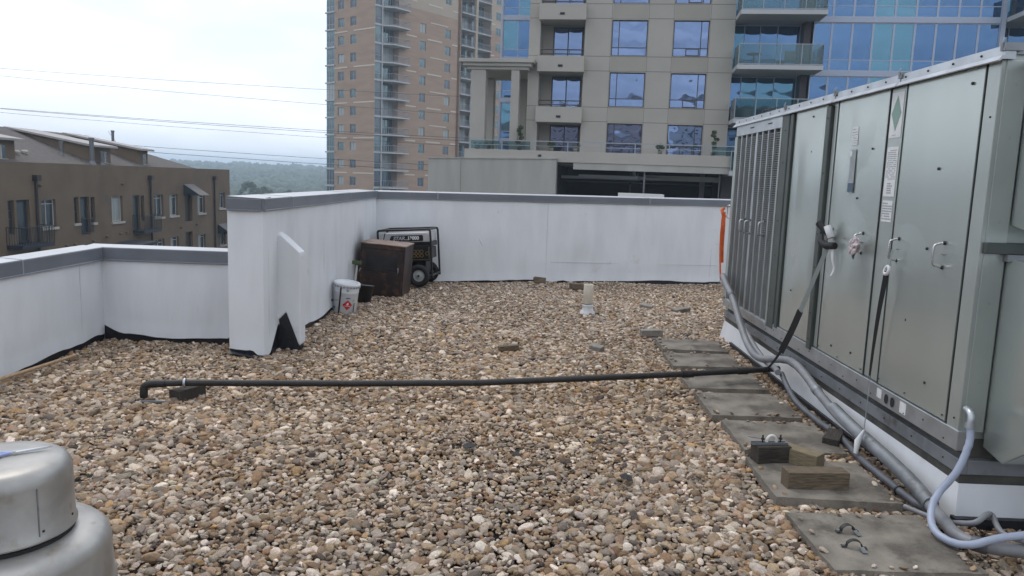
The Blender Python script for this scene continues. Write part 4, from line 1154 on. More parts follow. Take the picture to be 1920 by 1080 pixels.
ge = thing('generator', (-1.66, 11.48, -.005), 'black wheeled portable generator with a silver top band in the far left corner', 'generator', rot=(0, R(-4), R(-7)))
# frame: front and rear loops joined by top and bottom bars
def loop(y):
    c = .05
    return smooth_path([(-.40, y, .12), (-.40, y, .40), (-.40, y, .78), (-.392, y, .825), (-.35, y, .84), (0, y, .84), (.35, y, .84), (.392, y, .825), (.40, y, .78), (.40, y, .40), (.40, y, .12)], 4)
mm = MB()
for y in (-.24, .24):
    mm.tube(loop(y), .0165, 10); mm.cyl((-.40, y, .14), (.40, y, .14), .0165, 10)
mm.build('frame', 'generator_black', ge)
for x in (-.37, .37):
    mm = MB(); mm.cyl((x, -.24, .838), (x, .24, .838), .0165, 10); mm.build('cross_bar', 'generator_black', ge)
for x in (-.40, .40):
    mm = MB(); mm.cyl((x, -.24, .16), (x, .24, .16), .0165, 10); mm.build('cross_bar', 'generator_black', ge)
mm = MB(); mm.prism([(-.375, .655), (.375, .655), (.375, .775), (.345, .795), (-.345, .795), (-.375, .775)], 'y', -.225, .225); tk = mm.build('fuel_tank', 'generator_silver', ge, .012)
mm = MB(); mm.prism([(-.24, .672), (-.20, .752), (-.185, .758), (.27, .762), (.285, .75), (.285, .685), (.275, .672)], 'y', -.229, -.222); pl = mm.build('name_plate', 'generator_black', tk)
text_mesh('lettering', 'STAR', .075, 'generator_silver', pl, (-.085, -.2295, .715), (R(90), 0, 0), shear=.3, bold=.0025)
text_mesh('lettering', '13000', .070, 'label_white', pl, (.135, -.2295, .717), (R(90), 0, 0), bold=.0035)
mm = MB(); mm.box(-.01, .055, -.2305, -.2290, .690, .702); mm.build('small_print', 'label_grey', pl)
mm = MB(); mm.box(.225, .27, -.2305, -.2290, .70, .735); mm.build('small_print', 'rust_panel', pl)
mm = MB(); mm.prism([(-.34, .655), (-.325, .655), (-.285, .795), (-.30, .795)], 'y', -.228, -.222); mm.build('stripe', 'generator_black', tk)
mm = MB(); mm.box(-.36, .385, -.20, .215, .58, .652); mm.build('upper_shroud', 'generator_black', ge, .008)
mm = MB(); mm.box(-.10, .37, -.222, -.19, .37, .60); cp = mm.build('control_panel', 'generator_black', ge, .006)
mm = MB()
for (x, z) in [(.02, .485), (.335, .485)] + [(.085 + .055 * k, z) for k in range(4) for z in (.455, .515)]:
    mm.torus((x, -.224, z), .0245, .0035, 'y', 14, 5)
mm.build('outlet_rings', 'gold', cp)
for (x, z) in [(.02, .485), (.335, .485)] + [(.085 + .055 * k, z) for k in range(4) for z in (.455, .515)]:
    m2 = MB(); m2.cyl((x, -.226, z), (x, -.20, z), .020, 10); m2.build('outlet', 'rust_panel', cp)
mm = MB(); mm.tube([(-.09, -.225, .395), (.36, -.225, .395), (.36, -.225, .585)], .003, 5); mm.build('panel_trim', 'gold', cp)
mm = MB(); mm.box(-.34, .30, -.17, .20, .17, .40); mm.lathe([(.0, -.02), (.14, -.02), (.14, .02), (.0, .02)], 20, (-.15, .0, .3)); mm.build('engine', 'generator_black', ge, .01)
mm = MB(); mm.cyl((-.02, -.20, .50), (-.02, .20, .50), .10, 16); mm.build('alternator', 'rust_panel', ge)
mm = MB(); mm.box(.31, .375, -.19, .19, .40, .565); mm.build('side_cover', 'generator_black', ge, .006)
for y in (-.31, .26):
    w_ = link('wheel', None, ge, (.215, y, .165))
    mm = MB(); mm.torus((0, 0, 0), .125, .042, 'y', 32, 10); mm.build('tyre', 'tyre', w_)
    mm = MB(M=Matrix.Rotation(R(90), 4, 'X')); mm.lathe([(0, .020), (.035, .022), (.042, .012), (.085, .006), (.100, .018), (.106, .022), (.106, -.02), (0, -.02)], 28); mm.build('rim', 'rim_grey', w_)
    mm = MB(); mm.cyl((0, -.035, 0), (0, .02, 0), .016, 8); mm.build('hub', 'bolt_dark', w_)
mm = MB(); mm.cyl((.215, -.30, .165), (.215, .25, .165), .012, 8); mm.build('axle', 'bolt_dark', ge)
mm = MB(); mm.box(-.36, -.30, -.20, .20, .015, .14); mm.build('foot', 'generator_black', ge, .005)

# ================================================================== BUILDINGS AROUND
def facade(mb, x0, x1, z0, z1, holes, depth=.15):
    """front at y=0 with rectangular openings and reveals back to y=depth"""
    xs = sorted(set([x0, x1] + [h[0] for h in holes] + [h[1] for h in holes]))
    zs = sorted(set([z0, z1] + [h[2] for h in holes] + [h[3] for h in holes]))
    vi = {}
    vs, fs = [], []
    def V(x, z):
        k = (x, z)
        if k not in vi: vi[k] = len(vs); vs.append((x, 0, z))
        return vi[k]
    for a, b in zip(xs[:-1], xs[1:]):
        for c, d_ in zip(zs[:-1], zs[1:]):
            mx, mz = (a + b) / 2, (c + d_) / 2
            if any(h[0] < mx < h[1] and h[2] < mz < h[3] for h in holes): continue
            fs.append((V(a, c), V(b, c), V(b, d_), V(a, d_)))
    mb.add(vs, fs)
    for (a, b, c, d_) in [h[:4] for h in holes]:
        mb.add([(a, 0, c), (b, 0, c), (b, 0, d_), (a, 0, d_), (a, depth, c), (b, depth, c), (b, depth, d_), (a, depth, d_)],
               [(0, 1, 5, 4), (1, 2, 6, 5), (2, 3, 7, 6), (3, 0, 4, 7)])

WMESH = {}
def window(root, x, z, w, h, y, FM, frame='frame_pale', glass='glass_house', vx=(), hz=(), fw=.05, sill=None, split=False, name='window', jitter=0.0, panes=None):
    """window whose lower left corner is at face point (x,z), set at depth y; FM = face matrix relative to the root"""
    key = (round(w, 3), round(h, 3), frame, tuple(vx), tuple(hz), fw)
    if key not in WMESH:
        mb = MB()
        mb.box(0, fw, 0, .06, 0, h); mb.box(w - fw, w, 0, .06, 0, h); mb.box(fw, w - fw, 0, .06, 0, fw); mb.box(fw, w - fw, 0, .06, h - fw, h)
        for v_ in vx: mb.box(v_ - fw * .45, v_ + fw * .45, .004, .056, fw, h - fw)
        for h_ in hz: mb.box(fw, w - fw, .008, .052, h_ - fw * .4, h_ + fw * .4)
        WMESH[key] = mb.mesh(name, frame)
    o = link(name, WMESH[key], root)
    o.matrix_local = FM @ Matrix.Translation((x, y, z))
    xs = [fw * .5] + (sorted(vx) if split else []) + [w - fw * .5]
    zs = [fw * .5] + (sorted(hz) if split else []) + [h - fw * .5]
    for a, b in zip(xs[:-1], xs[1:]):
        for c, d_ in zip(zs[:-1], zs[1:]):
            g = panes(a, c) if panes else glass
            k2 = ('p', round(b - a, 3), round(d_ - c, 3), g)
            if k2 not in WMESH:
                WMESH[k2] = MB().box(-(b - a) / 2, (b - a) / 2, 0, .012, -(d_ - c) / 2, (d_ - c) / 2).mesh('pane', g)
            p = link('pane', WMESH[k2], o, ((a + b) / 2, .03, (c + d_) / 2))
            if jitter: p.rotation_euler = (rnd.gauss(0, jitter), 0, rnd.gauss(0, jitter))
    if sill:
        k3 = ('s', round(w, 3), sill)
        if k3 not in WMESH: WMESH[k3] = MB().box(-.06, w + .10, -.22, .0, -.13, -.005).mesh('sill', sill)
        link('sill', WMESH[k3], o)
    return o

def railing(mb, p0, p1, z0, z1, n, r=.018, mid=()):
    p0, p1 = Vector(p0), Vector(p1)
    for z in (z0, z1, *mid):
        mb.tube([p0 + Vector((0, 0, z)), p1 + Vector((0, 0, z))], r * 1.2, 5)
    for k in range(n + 1):
        q = p0.lerp(p1, k / n); mb.tube([q + Vector((0, 0, z0)), q + Vector((0, 0, z1))], r * .8, 4, False)

# ---- brown apartment house on the left ------------------------------
GZ = -17.0
bb = thing('apartment_house', (-24, 34, GZ), 'long brown stucco apartment house with dormers, left beyond the parapet', 'building')
BF = Matrix.Translation((0, 0, -GZ)) @ Matrix.Rotation(R(90), 4, 'Z')      # face x -> +Y, outward -> +X, z in roof heights
rows = []
W1 = [(37.85, 39.05, -1.57, -.16, 'w'), (44.4, 45.65, -1.62, -.13, 's'), (49.6, 50.85, -1.60, -.14, 'w'), (51.75, 53.0, -1.60, -.15, 's2'), (56.25, 57.55, -1.62, -.29, 's2'), (60.3, 61.45, -1.40, -.17, 'w'),
      (35.38, 35.82, -1.75, -.14, 'n'), (40.66, 41.10, -1.50, -.10, 'n'), (42.24, 42.66, -1.55, -.12, 'n'), (47.86, 48.30, -1.75, -.15, 'n'),
      (36.0, 36.95, -2.26, -.13, 'd'), (41.24, 42.12, -2.15, -.10, 'd'), (46.84, 47.72, -2.30, -.13, 'd'), (54.08, 55.30, -2.13, -.27, 'k'),
      (30.5, 31.8, -1.6, -.15, 'w'), (32.6, 33.8, -1.6, -.15, 's')]
W2 = [(a, b, c - 2.93, d_ - 2.93, t) for (a, b, c, d_, t) in W1 if a > 44] + [(54.08, 55.30, -5.0, -2.87, 'k')]
W2 = [w for w in W2 if not (w[4] == 'k' and w[3] < -3)]
allw = W1 + W2
mb = MB(M=BF); facade(mb, -8, 28.5, GZ, 1.66, [(a - 34, b - 34, c, d_) for (a, b, c, d_, t) in allw], .22)
mb.box(-8, 28.5, .4, .5, GZ, 1.66); mb.add([(28.5, 0, GZ), (28.5, 11, GZ), (28.5, 11, 1.66), (28.5, 0, 1.66)], [(0, 1, 2, 3)]); mb.add([(-8, 0, 1.66), (28.5, 0, 1.66), (28.5, .5, 1.66), (-8, .5, 1.66)], [(0, 1, 2, 3)])
mb.build('wall', 'stucco_brown', bb)
for (a, b, c, d_, t) in allw:
    w_, h_ = b - a, d_ - c
    if t == 'w': window(bb, a - 34, c, w_, h_, .14, BF, vx=(w_ * .47,), hz=(h_ * .84,), sill='sill_pale', fw=.045, split=True)
    elif t in ('s', 's2'): window(bb, a - 34, c, w_, h_, .14, BF, glass='shade_pale' if t == 's' else 'glass_house', vx=(w_ * .5,), hz=(h_ * .86,), sill='sill_pale', fw=.05, split=True, panes=(lambda x, z: 'shade_pale') if t == 's' else (lambda x, z: 'shade_pale' if x < .3 else 'glass_house'))
    elif t == 'n': window(bb, a - 34, c, w_, h_, .14, BF, frame='frame_bronze', vx=(), hz=(h_ * .45, h_ * .7), sill='sill_pale' if c > -1.7 else None, fw=.05, split=True)
    elif t == 'd': window(bb, a - 34, c, w_, h_, .14, BF, frame='iron_blue', fw=.12, name='door')
    elif t == 'k':
        m2 = MB(M=BF); m2.box(a - 34, b - 34, .18, .21, c, d_); m2.build('door', 'door_dark', bb)
for (y, zt) in ((37.42, 1.0), (49.0, 1.05), (59.22, 1.05)):
    m2 = MB(M=BF); m2.cyl((y - 34, -.09, GZ), (y - 34, -.09, zt - .2), .065, 8); m2.box(y - 34 - .17, y - 34 + .17, -.26, -.01, zt - .22, zt + .06); m2.build('downpipe', 'downpipe', bb)
for (a, b, zt, zb_, o_) in ((35.15, 37.6, -1.38, -2.38, .75), (46.75, 49.05, -1.35, -2.42, .70), (41.12, 42.25, -1.28, -2.18, .12)):
    m2 = MB(M=BF)
    if o_ > .3: m2.box(a - 34, b - 34, -o_, -.005, zb_ - .02, zb_ + .16)
    bal = m2.build('balcony', 'iron_blue', bb) if o_ > .3 else None
    m2 = MB(M=BF)
    x0, x1 = a - 34, b - 34
    railing(m2, (x0, -o_, 0), (x1, -o_, 0), zb_ + .12, zt, int((b - a) * 9), .016)
    if o_ > .3:
        railing(m2, (x0, -o_, 0), (x0, -.02, 0), zb_ + .12, zt, 6, .016); railing(m2, (x1, -o_, 0), (x1, -.02, 0), zb_ + .12, zt, 6, .016)
    m2.build('railing', 'iron_blue', bal or bb)
def awning(y0, y1, zt, zb_, out):
    m2 = MB(M=BF); a, b = y0 - 34, y1 - 34
    m2.add([(a, -.01, zt), (b, -.01, zt), (b, -out, zb_), (a, -out, zb_), (a, -.01, zb_), (b, -.01, zb_)], [(0, 1, 2, 3), (0, 3, 4), (1, 5, 2), (3, 2, 5, 4)])
    o = m2.build('awning', 'iron_blue', bb)
    m2 = MB(M=BF); m2.add([(a, -.03, zt + .03), (b, -.03, zt + .03), (b, -out - .04, zb_ + .02), (a, -out - .04, zb_ + .02)], [(0, 1, 2, 3)]); m2.build('awning_cloth', 'soffit_grey', o)
awning(53.95, 55.55, .51, -.24, 1.15); awning(59.9, 61.6, -2.65, -3.35, 1.0)
for (y, z) in ((39.75, -2.6), (40.5, -2.6), (42.3, -2.55), (43.7, -2.4), (45.2, -2.35), (45.9, -2.32), (45.6, .60), (37.75, .55), (53.3, -2.5), (55.9, -2.42)):
    m2 = MB(M=BF); m2.tube([(y - 34, 0, z), (y - 34, -.10, z), (y - 34, -.14, z - .05)], [.075, .075, .05], 8); m2.build('vent_hood', 'stucco_brown', bb)
# roof: ridge X=-29.6 z=3.62, hipped at the far end
RM = Matrix.Translation((24, -34, -GZ))      # world coordinates -> root local
def roof_z(x): return 1.60 + .385 * (-24.45 - x)
m2 = MB(M=RM)
E0, E1 = (-29.7, 20, 3.62), (-29.7, 52.1, 3.62)
f0, f1, k0, k1 = (-24.45, 20, 1.60), (-24.45, 57.8, 1.60), (-35, 20, 1.60), (-35, 57.8, 1.60)
m2.add([E0, E1, f0, f1, k0, k1], [(2, 3, 1, 0), (0, 1, 5, 4), (3, 5, 1), (0, 4, 2), (2, 4, 5, 3)])
rf = m2.build('roof', 'shingle', bb)
m2 = MB(M=RM); m2.box(-35, -24.4, 57.8, 62.45, 1.2, 1.45); m2.build('flat_roof', 'soffit_grey', bb)
def dormer(y0, y1, wy0, wy1):
    xf = -25.0
    m3 = MB(M=RM)
    zt = 2.68
    m3.prism([(xf, 1.55), (xf, zt), (-29.6, 3.50), (-29.6, 3.40), (-25.2, 1.55)], 'y', y0, y1)
    d0 = m3.build('dormer', 'stucco_brown', bb)
    m3 = MB(M=RM)
    m3.prism([(-24.68, zt + .0), (-24.68, zt + .11), (-29.75, 3.66), (-29.75, 3.56), (-24.70, zt - .01)], 'y', y0 - .25, y1 + .30)
    m3.build('dormer_roof', 'fascia', d0)
    m3 = MB(M=RM); m3.box(xf - .03, xf + .012, wy0, wy1, 1.80, 2.45); m3.build('dormer_window', 'glass_house', d0)
    m3 = MB(M=RM); m3.box(xf, xf + .03, wy0 + (wy1 - wy0) * .55, wy0 + (wy1 - wy0) * .68, 1.8, 2.45); m3.box(xf, xf + .10, wy0 - .06, wy1 + .06, 1.70, 1.80); m3.build('sill', 'sill_pale', d0)
dormer(34.6, 37.6, 36.0, 36.9); dormer(44.15, 46.35, 45.25, 45.95); dormer(49.7, 50.95, 50.25, 50.65)
def flue(x, y, z0, z1, r, cap=True, nm='flue'):
    m3 = MB(M=RM); m3.cyl((x, y, z0), (x, y, z1), r, 12)
    if cap: m3.cyl((x, y, z1 - .12), (x, y, z1), r * 1.3, 12)
    m3.tube([(x, y, z0), (x, y, z0 + .22)], [r * 1.8, r * 1.02], 12); m3.build(nm, 'flue', rf)
flue(-24.75, 43.9, 1.66, 3.18, .125); flue(-24.7, 44.8, 1.6, 2.45, .115); flue(-25.9, 42.9, 2.1, 2.92, .085); flue(-30.2, 56.4, 2.2, 4.2, .10); flue(-28.3, 53.3, 2.4, 3.05, .09)
for (x, y) in ((-25.6, 38.6), (-25.7, 39.4)):
    m3 = MB(M=RM); m3.lathe([(0, .14), (.13, .12), (.17, .05), (.16, .0), (.10, -.1)], 12, (x, y, roof_z(x) + .08)); m3.build('roof_vent', 'sill_pale', rf)
m3 = MB(M=RM); m3.tube([(-28.5, 53.6, 2.6), (-28.5, 53.6, 3.3), (-28.9, 53.4, 4.0)], .012, 5); m3.build('antenna', 'flue', rf)
# curved entrance canopy in the yard
cn = thing('curved_canopy', (-22.9, 42.0, GZ), 'curved dark metal canopy low in front of the brown house', 'canopy')
m3 = MB(M=Matrix.Translation((22.9, -42.0, -GZ)))
arc = [(38.5 + 7.3 * t, -3.95 + 1.18 * math.sin(min(1, t * 1.02) * math.pi * .5)) for t in [k / 14 for k in range(15)]]
m3.prism([(y, z) for y, z in arc] + [(y, z - .12) for y, z in reversed(arc)], 'x', -23.7, -22.0); m3.build('roof', 'iron_blue', cn)
m3 = MB(M=Matrix.Translation((22.9, -42.0, -GZ)))
for k in range(1, 14, 3): m3.box(-23.6, -22.1, arc[k][0] - .04, arc[k][0] + .04, arc[k][1] - .3, arc[k][1] - .12)
for y in (40.2, 45): m3.cyl((-22.2, y, GZ), (-22.2, y, -3.1), .07, 8); m3.cyl((-23.5, y, GZ), (-23.5, y, -3.1), .07, 8)
m3.build('frame', 'downpipe', cn)

# ---- brick tower -----------------------------------------------------
tw = thing('brick_tower', (-25.0, 128, -19), 'tall tan brick residential tower with corner balconies, in the centre background', 'building', rotz=R(52))
TZ = 19.0
TR = Matrix.Translation((0, 0, TZ))                                              # right face: x along, outward -y
TL = Matrix.Translation((0, 0, TZ)) @ Matrix.Rotation(R(90), 4, 'Z') @ Matrix.Translation((0, 0, 0)) @ Matrix.Scale(1, 4)  # left face: x along +y
# left face must look outward to -x: mirror the along axis so that outward is -x
TL = Matrix.Translation((0, 12.5, TZ)) @ Matrix.Rotation(R(-90), 4, 'Z')          # face x runs from the far edge (y=12.5) to the corner (y=0)
FL = [14.16 + 2.93 * k for k in range(-6, 9)]
ZTOP = 41.0
rh, lh = [], []
for z in FL:
    rh += [(10.1, 11.55, z + .40, z + 1.95), (16.3, 17.75, z + .40, z + 1.95)]
    lh += [(12.5 - 9.45, 12.5 - 7.85, z + .28, z + 1.75), (12.5 - 6.22, 12.5 - 4.66, z + .28, z + 1.75)]
mb = MB(M=TR); facade(mb, 5.2, 19.5, -19, 30.0, [h for h in rh if h[3] < 30], .2); mb.build('brick_wall', 'brick_tower', tw)
mb = MB(M=TR); facade(mb, 5.2, 19.5, 30.0, ZTOP, [h for h in rh if h[2] > 30], .2); mb.build('upper_wall', 'brick_pale', tw)
mb = MB(M=TL); facade(mb, 2.2, 12.5, -19, ZTOP, lh, .2); mb.build('brick_wall', 'brick_tower', tw)
mb = MB(M=TR); mb.box(5.2, 5.4, .001, 3.4, -19, ZTOP); mb.box(19.3, 19.5, .001, 1.5, -19, ZTOP); mb.box(19.5, 21.4, 1.5, 1.8, -19, ZTOP); mb.box(21.3, 21.5, .9, 3.4, -19, ZTOP); mb.box(29.9, 36, .9, 1.2, -19, 30); mb.box(36, 36.3, .9, 12, -19, 30)
mb.build('return_wall', 'brick_tower', tw)
mb = MB(M=TR); mb.box(29.9, 36, .9, 1.2, 30.01, ZTOP); mb.box(21.5, 36, 3.3, 12, ZTOP - .3, ZTOP); mb.box(0, 21.5, .3, 12.4, ZTOP - .3, ZTOP); mb.build('parapet', 'brick_pale', tw)
mb = MB(M=TR); mb.box(5.3, 36, 3.4, 3.6, -19, ZTOP); mb.build('inner_wall', 'brick_pale', tw)
gset = ['glass_tower', 'glass_tower', 'shade_pale', 'glass_house']
for i, z in enumerate(FL):
    for (a, b, c, d_) in rh[2 * i:2 * i + 2]:
        g = rnd.choice(gset); window(tw, a, c, b - a, d_ - c, .12, TR, 'tower_frame', g, vx=((b - a) / 2,), fw=.09)
    for (a, b, c, d_) in lh[2 * i:2 * i + 2]:
        g = rnd.choice(gset); window(tw, a, c, b - a, d_ - c, .12, TL, 'tower_frame', g, vx=((b - a) / 2,), fw=.09)
    if z > 27 - 8: pass
    # corner glazing: strip on the left of the corner post, recessed glass behind the balcony
    window(tw, 0.05, z + .22, 1.45, 2.68, .05, TR, 'tower_frame', rnd.choice(['glass_tower', 'glass_house']), hz=(.9,), fw=.08, name='corner_glazing')
    window(tw, 1.6, z + .22, 3.6, 2.68, 1.3, TR, 'tower_frame', rnd.choice(['glass_tower', 'glass_tower', 'shade_pale']), vx=(.9, 1.8, 2.7), fw=.08, name='balcony_glazing', split=True)
    mb = MB(M=TR); mb.box(-.08, 1.5, -.08, .02, z - .06, z + .20); mb.prism([(1.5, -.06), (2.9, -1.5), (6.5, -1.5), (6.7, -.02), (5.19, -.02), (5.19, 1.3), (1.5, 1.3)], 'z', z - .05, z + .18)
    sl = mb.build('balcony_slab', 'slab_pale', tw)
    mb = MB(M=TR); railing(mb, (1.6, -.1, 0), (2.95, -1.42, 0), z + .3, z + 1.25, 5, .03); railing(mb, (2.95, -1.42, 0), (6.45, -1.42, 0), z + .3, z + 1.25, 12, .03); railing(mb, (6.45, -1.42, 0), (6.6, -.05, 0), z + .3, z + 1.25, 4, .03)
    mb.build('railing', 'rail_grey', sl)
    # far left glazed bay
    window(tw, .0, z + .2, 2.2, 2.70, .0, TL, 'tower_frame', rnd.choice(['glass_tower', 'shade_pale', 'glass_house', 'glass_tower']), vx=(.75, 1.5), hz=(.8,), fw=.10, name='bay_glazing', split=True)
    mb = MB(M=TL); mb.box(-.25, 2.3, -.18, .3, z - .05, z + .17); mb.build('floor_edge', 'slab_pale', tw)
    # recessed balconies on the right part
    for (a, b) in ((21.5, 25.3), (25.9, 29.9)):
        window(tw, a + .2, z + .2, b - a - .5, 2.35, 2.6, TR, 'tower_frame', rnd.choice(['glass_tower', 'shade_pale']), vx=((b - a) * .35, (b - a) * .65), fw=.09, name='balcony_glazing')
        mb = MB(M=TR); mb.box(a, b + .1, .75, 3.3, z - .05, z + .15); s2 = mb.build('balcony_slab', 'slab_pale', tw)
        mb = MB(M=TR); railing(mb, (a, .85, 0), (b, .85, 0), z + .28, z + 1.2, 14, .03); mb.build('railing', 'rail_grey', s2)
    window(tw, 31.2, z + .4, 1.5, 1.5, .86, TR, 'tower_frame', 'glass_tower', vx=(.75,), fw=.09); window(tw, 33.6, z + .4, 1.5, 1.5, .86, TR, 'tower_frame', 'glass_tower', vx=(.75,), fw=.09)
    mb = MB(M=TR)
    if i % 2 == 0:
        for (a, b) in ((6.9, 9.3), (11.9, 15.5), (18.1, 19.5)): mb.box(a, b, -.05, .02, z - .62, z - .40)
        mb.box(29.9, 31.0, .84, .95, z - .62, z - .40); mb.build('stone_band', 'band_stone', tw)
        mb = MB(M=TL)
        for (a, b) in ((2.2, 5.6), (7.2, 12.5)): mb.box(a, b, -.05, .02, z - .62, z - .42)
        mb.build('stone_band', 'band_stone', tw)
    else:
        mb.box(12.6, 17.0, -.05, .02, z - .62, z - .45); mb.build('stone_band', 'band_stone', tw)
mb = MB(M=TR); mb.box(25.3, 25.9, .7, 1.3, -19, ZTOP); mb.build('column', 'brick_pale', tw)
mb = MB(M=TR); mb.box(1.45, 1.62, -.12, .1, -19, ZTOP); mb.build('corner_post', 'slab_pale', tw)
mb = MB(M=TR); mb.box(.06, 5.1, 1.5, 1.6, -19, ZTOP); mb.box(.3, 5.1, 6, 12.3, -19, ZTOP); mb.build('core', 'rail_grey', tw)

# ---- beige apartment block -------------------------------------------
bg_ = thing('stone_apartment_block', (3.54, 46.0, GZ), 'beige stone apartment block with blue square windows behind the far parapet', 'building', rotz=R(-7))
BG = Matrix.Translation((0, 0, -GZ))
SF = 2.92
sill_z = [3.42 - .30, 6.07, 8.97, 11.90, 14.82]
top_z = [5.13, 8.04, 10.98, 13.90, 16.82]
holes = []
for k in range(5):
    holes += [(1.25, 3.30, sill_z[k], top_z[k]), (4.76, 6.76, sill_z[k], top_z[k])]
    zb_ = [3.12, 5.96, 8.85, 11.76, 14.68][k]; zt = [5.07, 7.96, 10.90, 13.82, 16.74][k]
    holes.append((-2.90, -.30, zb_, zt))
mb = MB(M=BG)
hw_ = [h for h in holes if h[0] > 0]; hr = [h for h in holes if h[0] < 0]
facade(mb, -.30, 8.16, 2.8, 20, hw_, .22); mb.build('stone_wall', 'stone_beige', bg_)
mb = MB(M=BG); facade(mb, -3.56, -.30, 2.8, 20, hr, 1.5)
mb.box(-3.56, -3.5, .01, 12, 2.8, 20); mb.box(8.10, 8.16, .01, 1.9, 2.8, 20); mb.box(-2.9, -.3, 1.5, 1.6, 2.8, 20); mb.box(-.3, 8.1, .30, .4, 2.8, 20); mb.box(-3.5, 8.1, .4, 12, 19.8, 20); mb.build('side_wall', 'stone_beige', bg_)
for k in range(5):
    z0, z1 = sill_z[k], top_z[k]; h_ = z1 - z0; tr = .48 if k else .78
    window(bg_, 1.25, z0, 2.05, h_, .13, BG, 'frame_bronze', 'glass_blue', vx=(.42,), hz=(tr,), fw=.055, split=True, jitter=.004)
    window(bg_, 4.76, z0, 2.0, h_, .13, BG, 'frame_bronze', 'glass_blue', vx=(1.56,), hz=(tr,), fw=.055, split=True, jitter=.004)
    m2 = MB(M=BG); a = 5.50
    m2.box(a, a + .05, .10, .14, z0 + .05, z0 + tr); m2.box(a + .71, a + .76, .10, .14, z0 + .05, z0 + tr); m2.box(a + .05, a + .71, .10, .14, z0 + .05, z0 + .10); m2.box(a + .05, a + .71, .10, .14, z0 + tr - .05, z0 + tr); m2.build('vent_sash', 'frame_bronze', bg_)
    # inset spandrels under the windows
    if k:
        for (a, b) in ((1.25, 3.30), (4.76, 6.76)):
            m2 = MB(M=BG); m2.box(a + .02, b - .02, -.012, .02, top_z[k - 1] + .06, z0 - .06); m2.build('spandrel', 'stone_beige_inset', bg_)
    # balcony in the left bay
    zb_, zt = hr[k][2], hr[k][3]
    window(bg_, -2.25, zb_ - .02, 1.78, min(1.98, zt - zb_ - .02), 1.42, BG, 'frame_bronze', 'glass_blue', vx=(.89,), fw=.07, split=True, jitter=.006, name='balcony_door')
    if k:
        m2 = MB(M=BG); m2.box(-2.96, -.24, -.55, .02, zb_ - .89, zb_); bl = m2.build('balcony_front', 'stone_beige', bg_, .01)
        m2 = MB(M=BG); m2.box(-1.75, -1.48, -.58, -.54, zb_ - .62, zb_ - .50); m2.build('scupper', 'black_gap', bl)
        m2 = MB(M=BG); railing(m2, (-2.8, -.40, 0), (-.3, -.40, 0), zb_ + .12, zb_ + .36, 3, .028); m2.build('railing', 'frame_bronze', bl)
for z in [5.20, 6.03, 8.10, 8.93, 11.05, 11.86, 13.95, 14.78]:
    m2 = MB(M=BG); m2.box(-.29, 8.165, -.004, .012, z - .014, z + .014); m2.build('joint', 'joint_dark', bg_)
    m2 = MB(M=BG); m2.box(-3.562, -2.93, -.004, .012, z - .014, z + .014); m2.build('joint', 'joint_dark', bg_)
for x in (1.22, 3.33, 4.73, 6.79):
    m2 = MB(M=BG); m2.box(x - .008, x + .008, -.0035, .012, 2.9, 17); m2.build('joint', 'joint_dark', bg_)
# terrace ledge and railing
m2 = MB(M=BG); m2.box(-6.95, 12.5, -1.5, -.005, 2.74, 3.36); m2.box(-6.95, -3.6, -.005, 5, 2.74, 3.36); led = m2.build('terrace_ledge', 'stone_beige', bg_, .01)
m2 = MB(M=BG); m2.box(-2.6, -2.42, -1.53, -1.49, 3.02, 3.14); m2.build('scupper', 'black_gap', led)
for a in range(10):
    x0 = -6.7 + a * 1.92
    m2 = MB(M=BG); m2.box(x0, x0 + .05, -1.42, -1.36, 3.36, 3.92); m2.box(x0 + .05, x0 + 1.92, -1.41, -1.37, 3.88, 3.93); m2.box(x0 + .05, x0 + 1.92, -1.405, -1.375, 3.62, 3.65); m2.build('terrace_rail', 'rail_grey', led)
for (x, w_) in ((-6.6, 1.7), (-4.8, 1.7), (7.2, 1.7)):
    m2 = MB(M=BG); m2.box(x, x + w_, -1.395, -1.385, 3.40, 3.86); m2.build('glass_panel', 'balustrade_glass', led)
# portico on the left of the terrace
m2 = MB(M=BG); m2.box(-7.50, -3.08, -1.1, 4.4, 8.36, 8.56); m2.box(-7.28, -3.25, -.95, 4.3, 8.16, 8.36); m2.box(-7.08, -3.42, -.80, 4.2, 7.98, 8.16); po = m2.build('portico_roof', 'stone_beige', bg_, .015)
m2 = MB(M=BG); m2.box(-6.2, -4.1, -.1, 3.8, 7.975, 8.05); m2.build('soffit', 'stone_beige_inset', po)
for (x0, x1, y0, y1) in ((-6.82, -5.94, -.75, -.05), (-4.44, -3.96, -.75, -.3), (-6.9, -6.1, 3.2, 4.0), (-4.5, -4.0, 3.4, 3.9)):
    m2 = MB(M=BG); m2.box(x0, x1, y0, y1, 3.36, 7.97); m2.build('portico_column', 'stone_beige', bg_, .02)
# podium: garage wall and dark parking deck
gw = thing('parking_podium', (3.54, 46.0, GZ), 'pale concrete podium with a dark parking opening just over the far parapet', 'garage', rotz=R(-7))
m2 = MB(M=BG); m2.prism([(-9.05, GZ), (-1.50, GZ), (-1.50, 2.90), (-9.05, 2.72)], 'y', -1.75, -.8); m2.build('front_wall', 'garage_concrete', gw)
m2 = MB(M=BG); m2.prism([(-9.10, 2.722), (-1.45, 2.902), (-1.45, 2.96), (-9.10, 2.78)], 'y', -1.80, -.78); m2.build('wall_cap', 'garage_concrete', gw)
m2 = MB(M=BG); m2.box(-7.1, -7.08, -1.757, -1.75, .3, 2.7); m2.box(-9, -1.5, -1.756, -1.75, .78, .80); m2.build('joint', 'joint_dark', gw)
m2 = MB(M=BG); m2.box(-1.5, 24, 6.0, 6.2, GZ, 2.74); m2.box(-1.5, 24, -1.3, 6, -3.0, -2.8); m2.box(-9, -1.4, -.8, 6, GZ, 2.70); m2.build('deck', 'dark_void', gw)
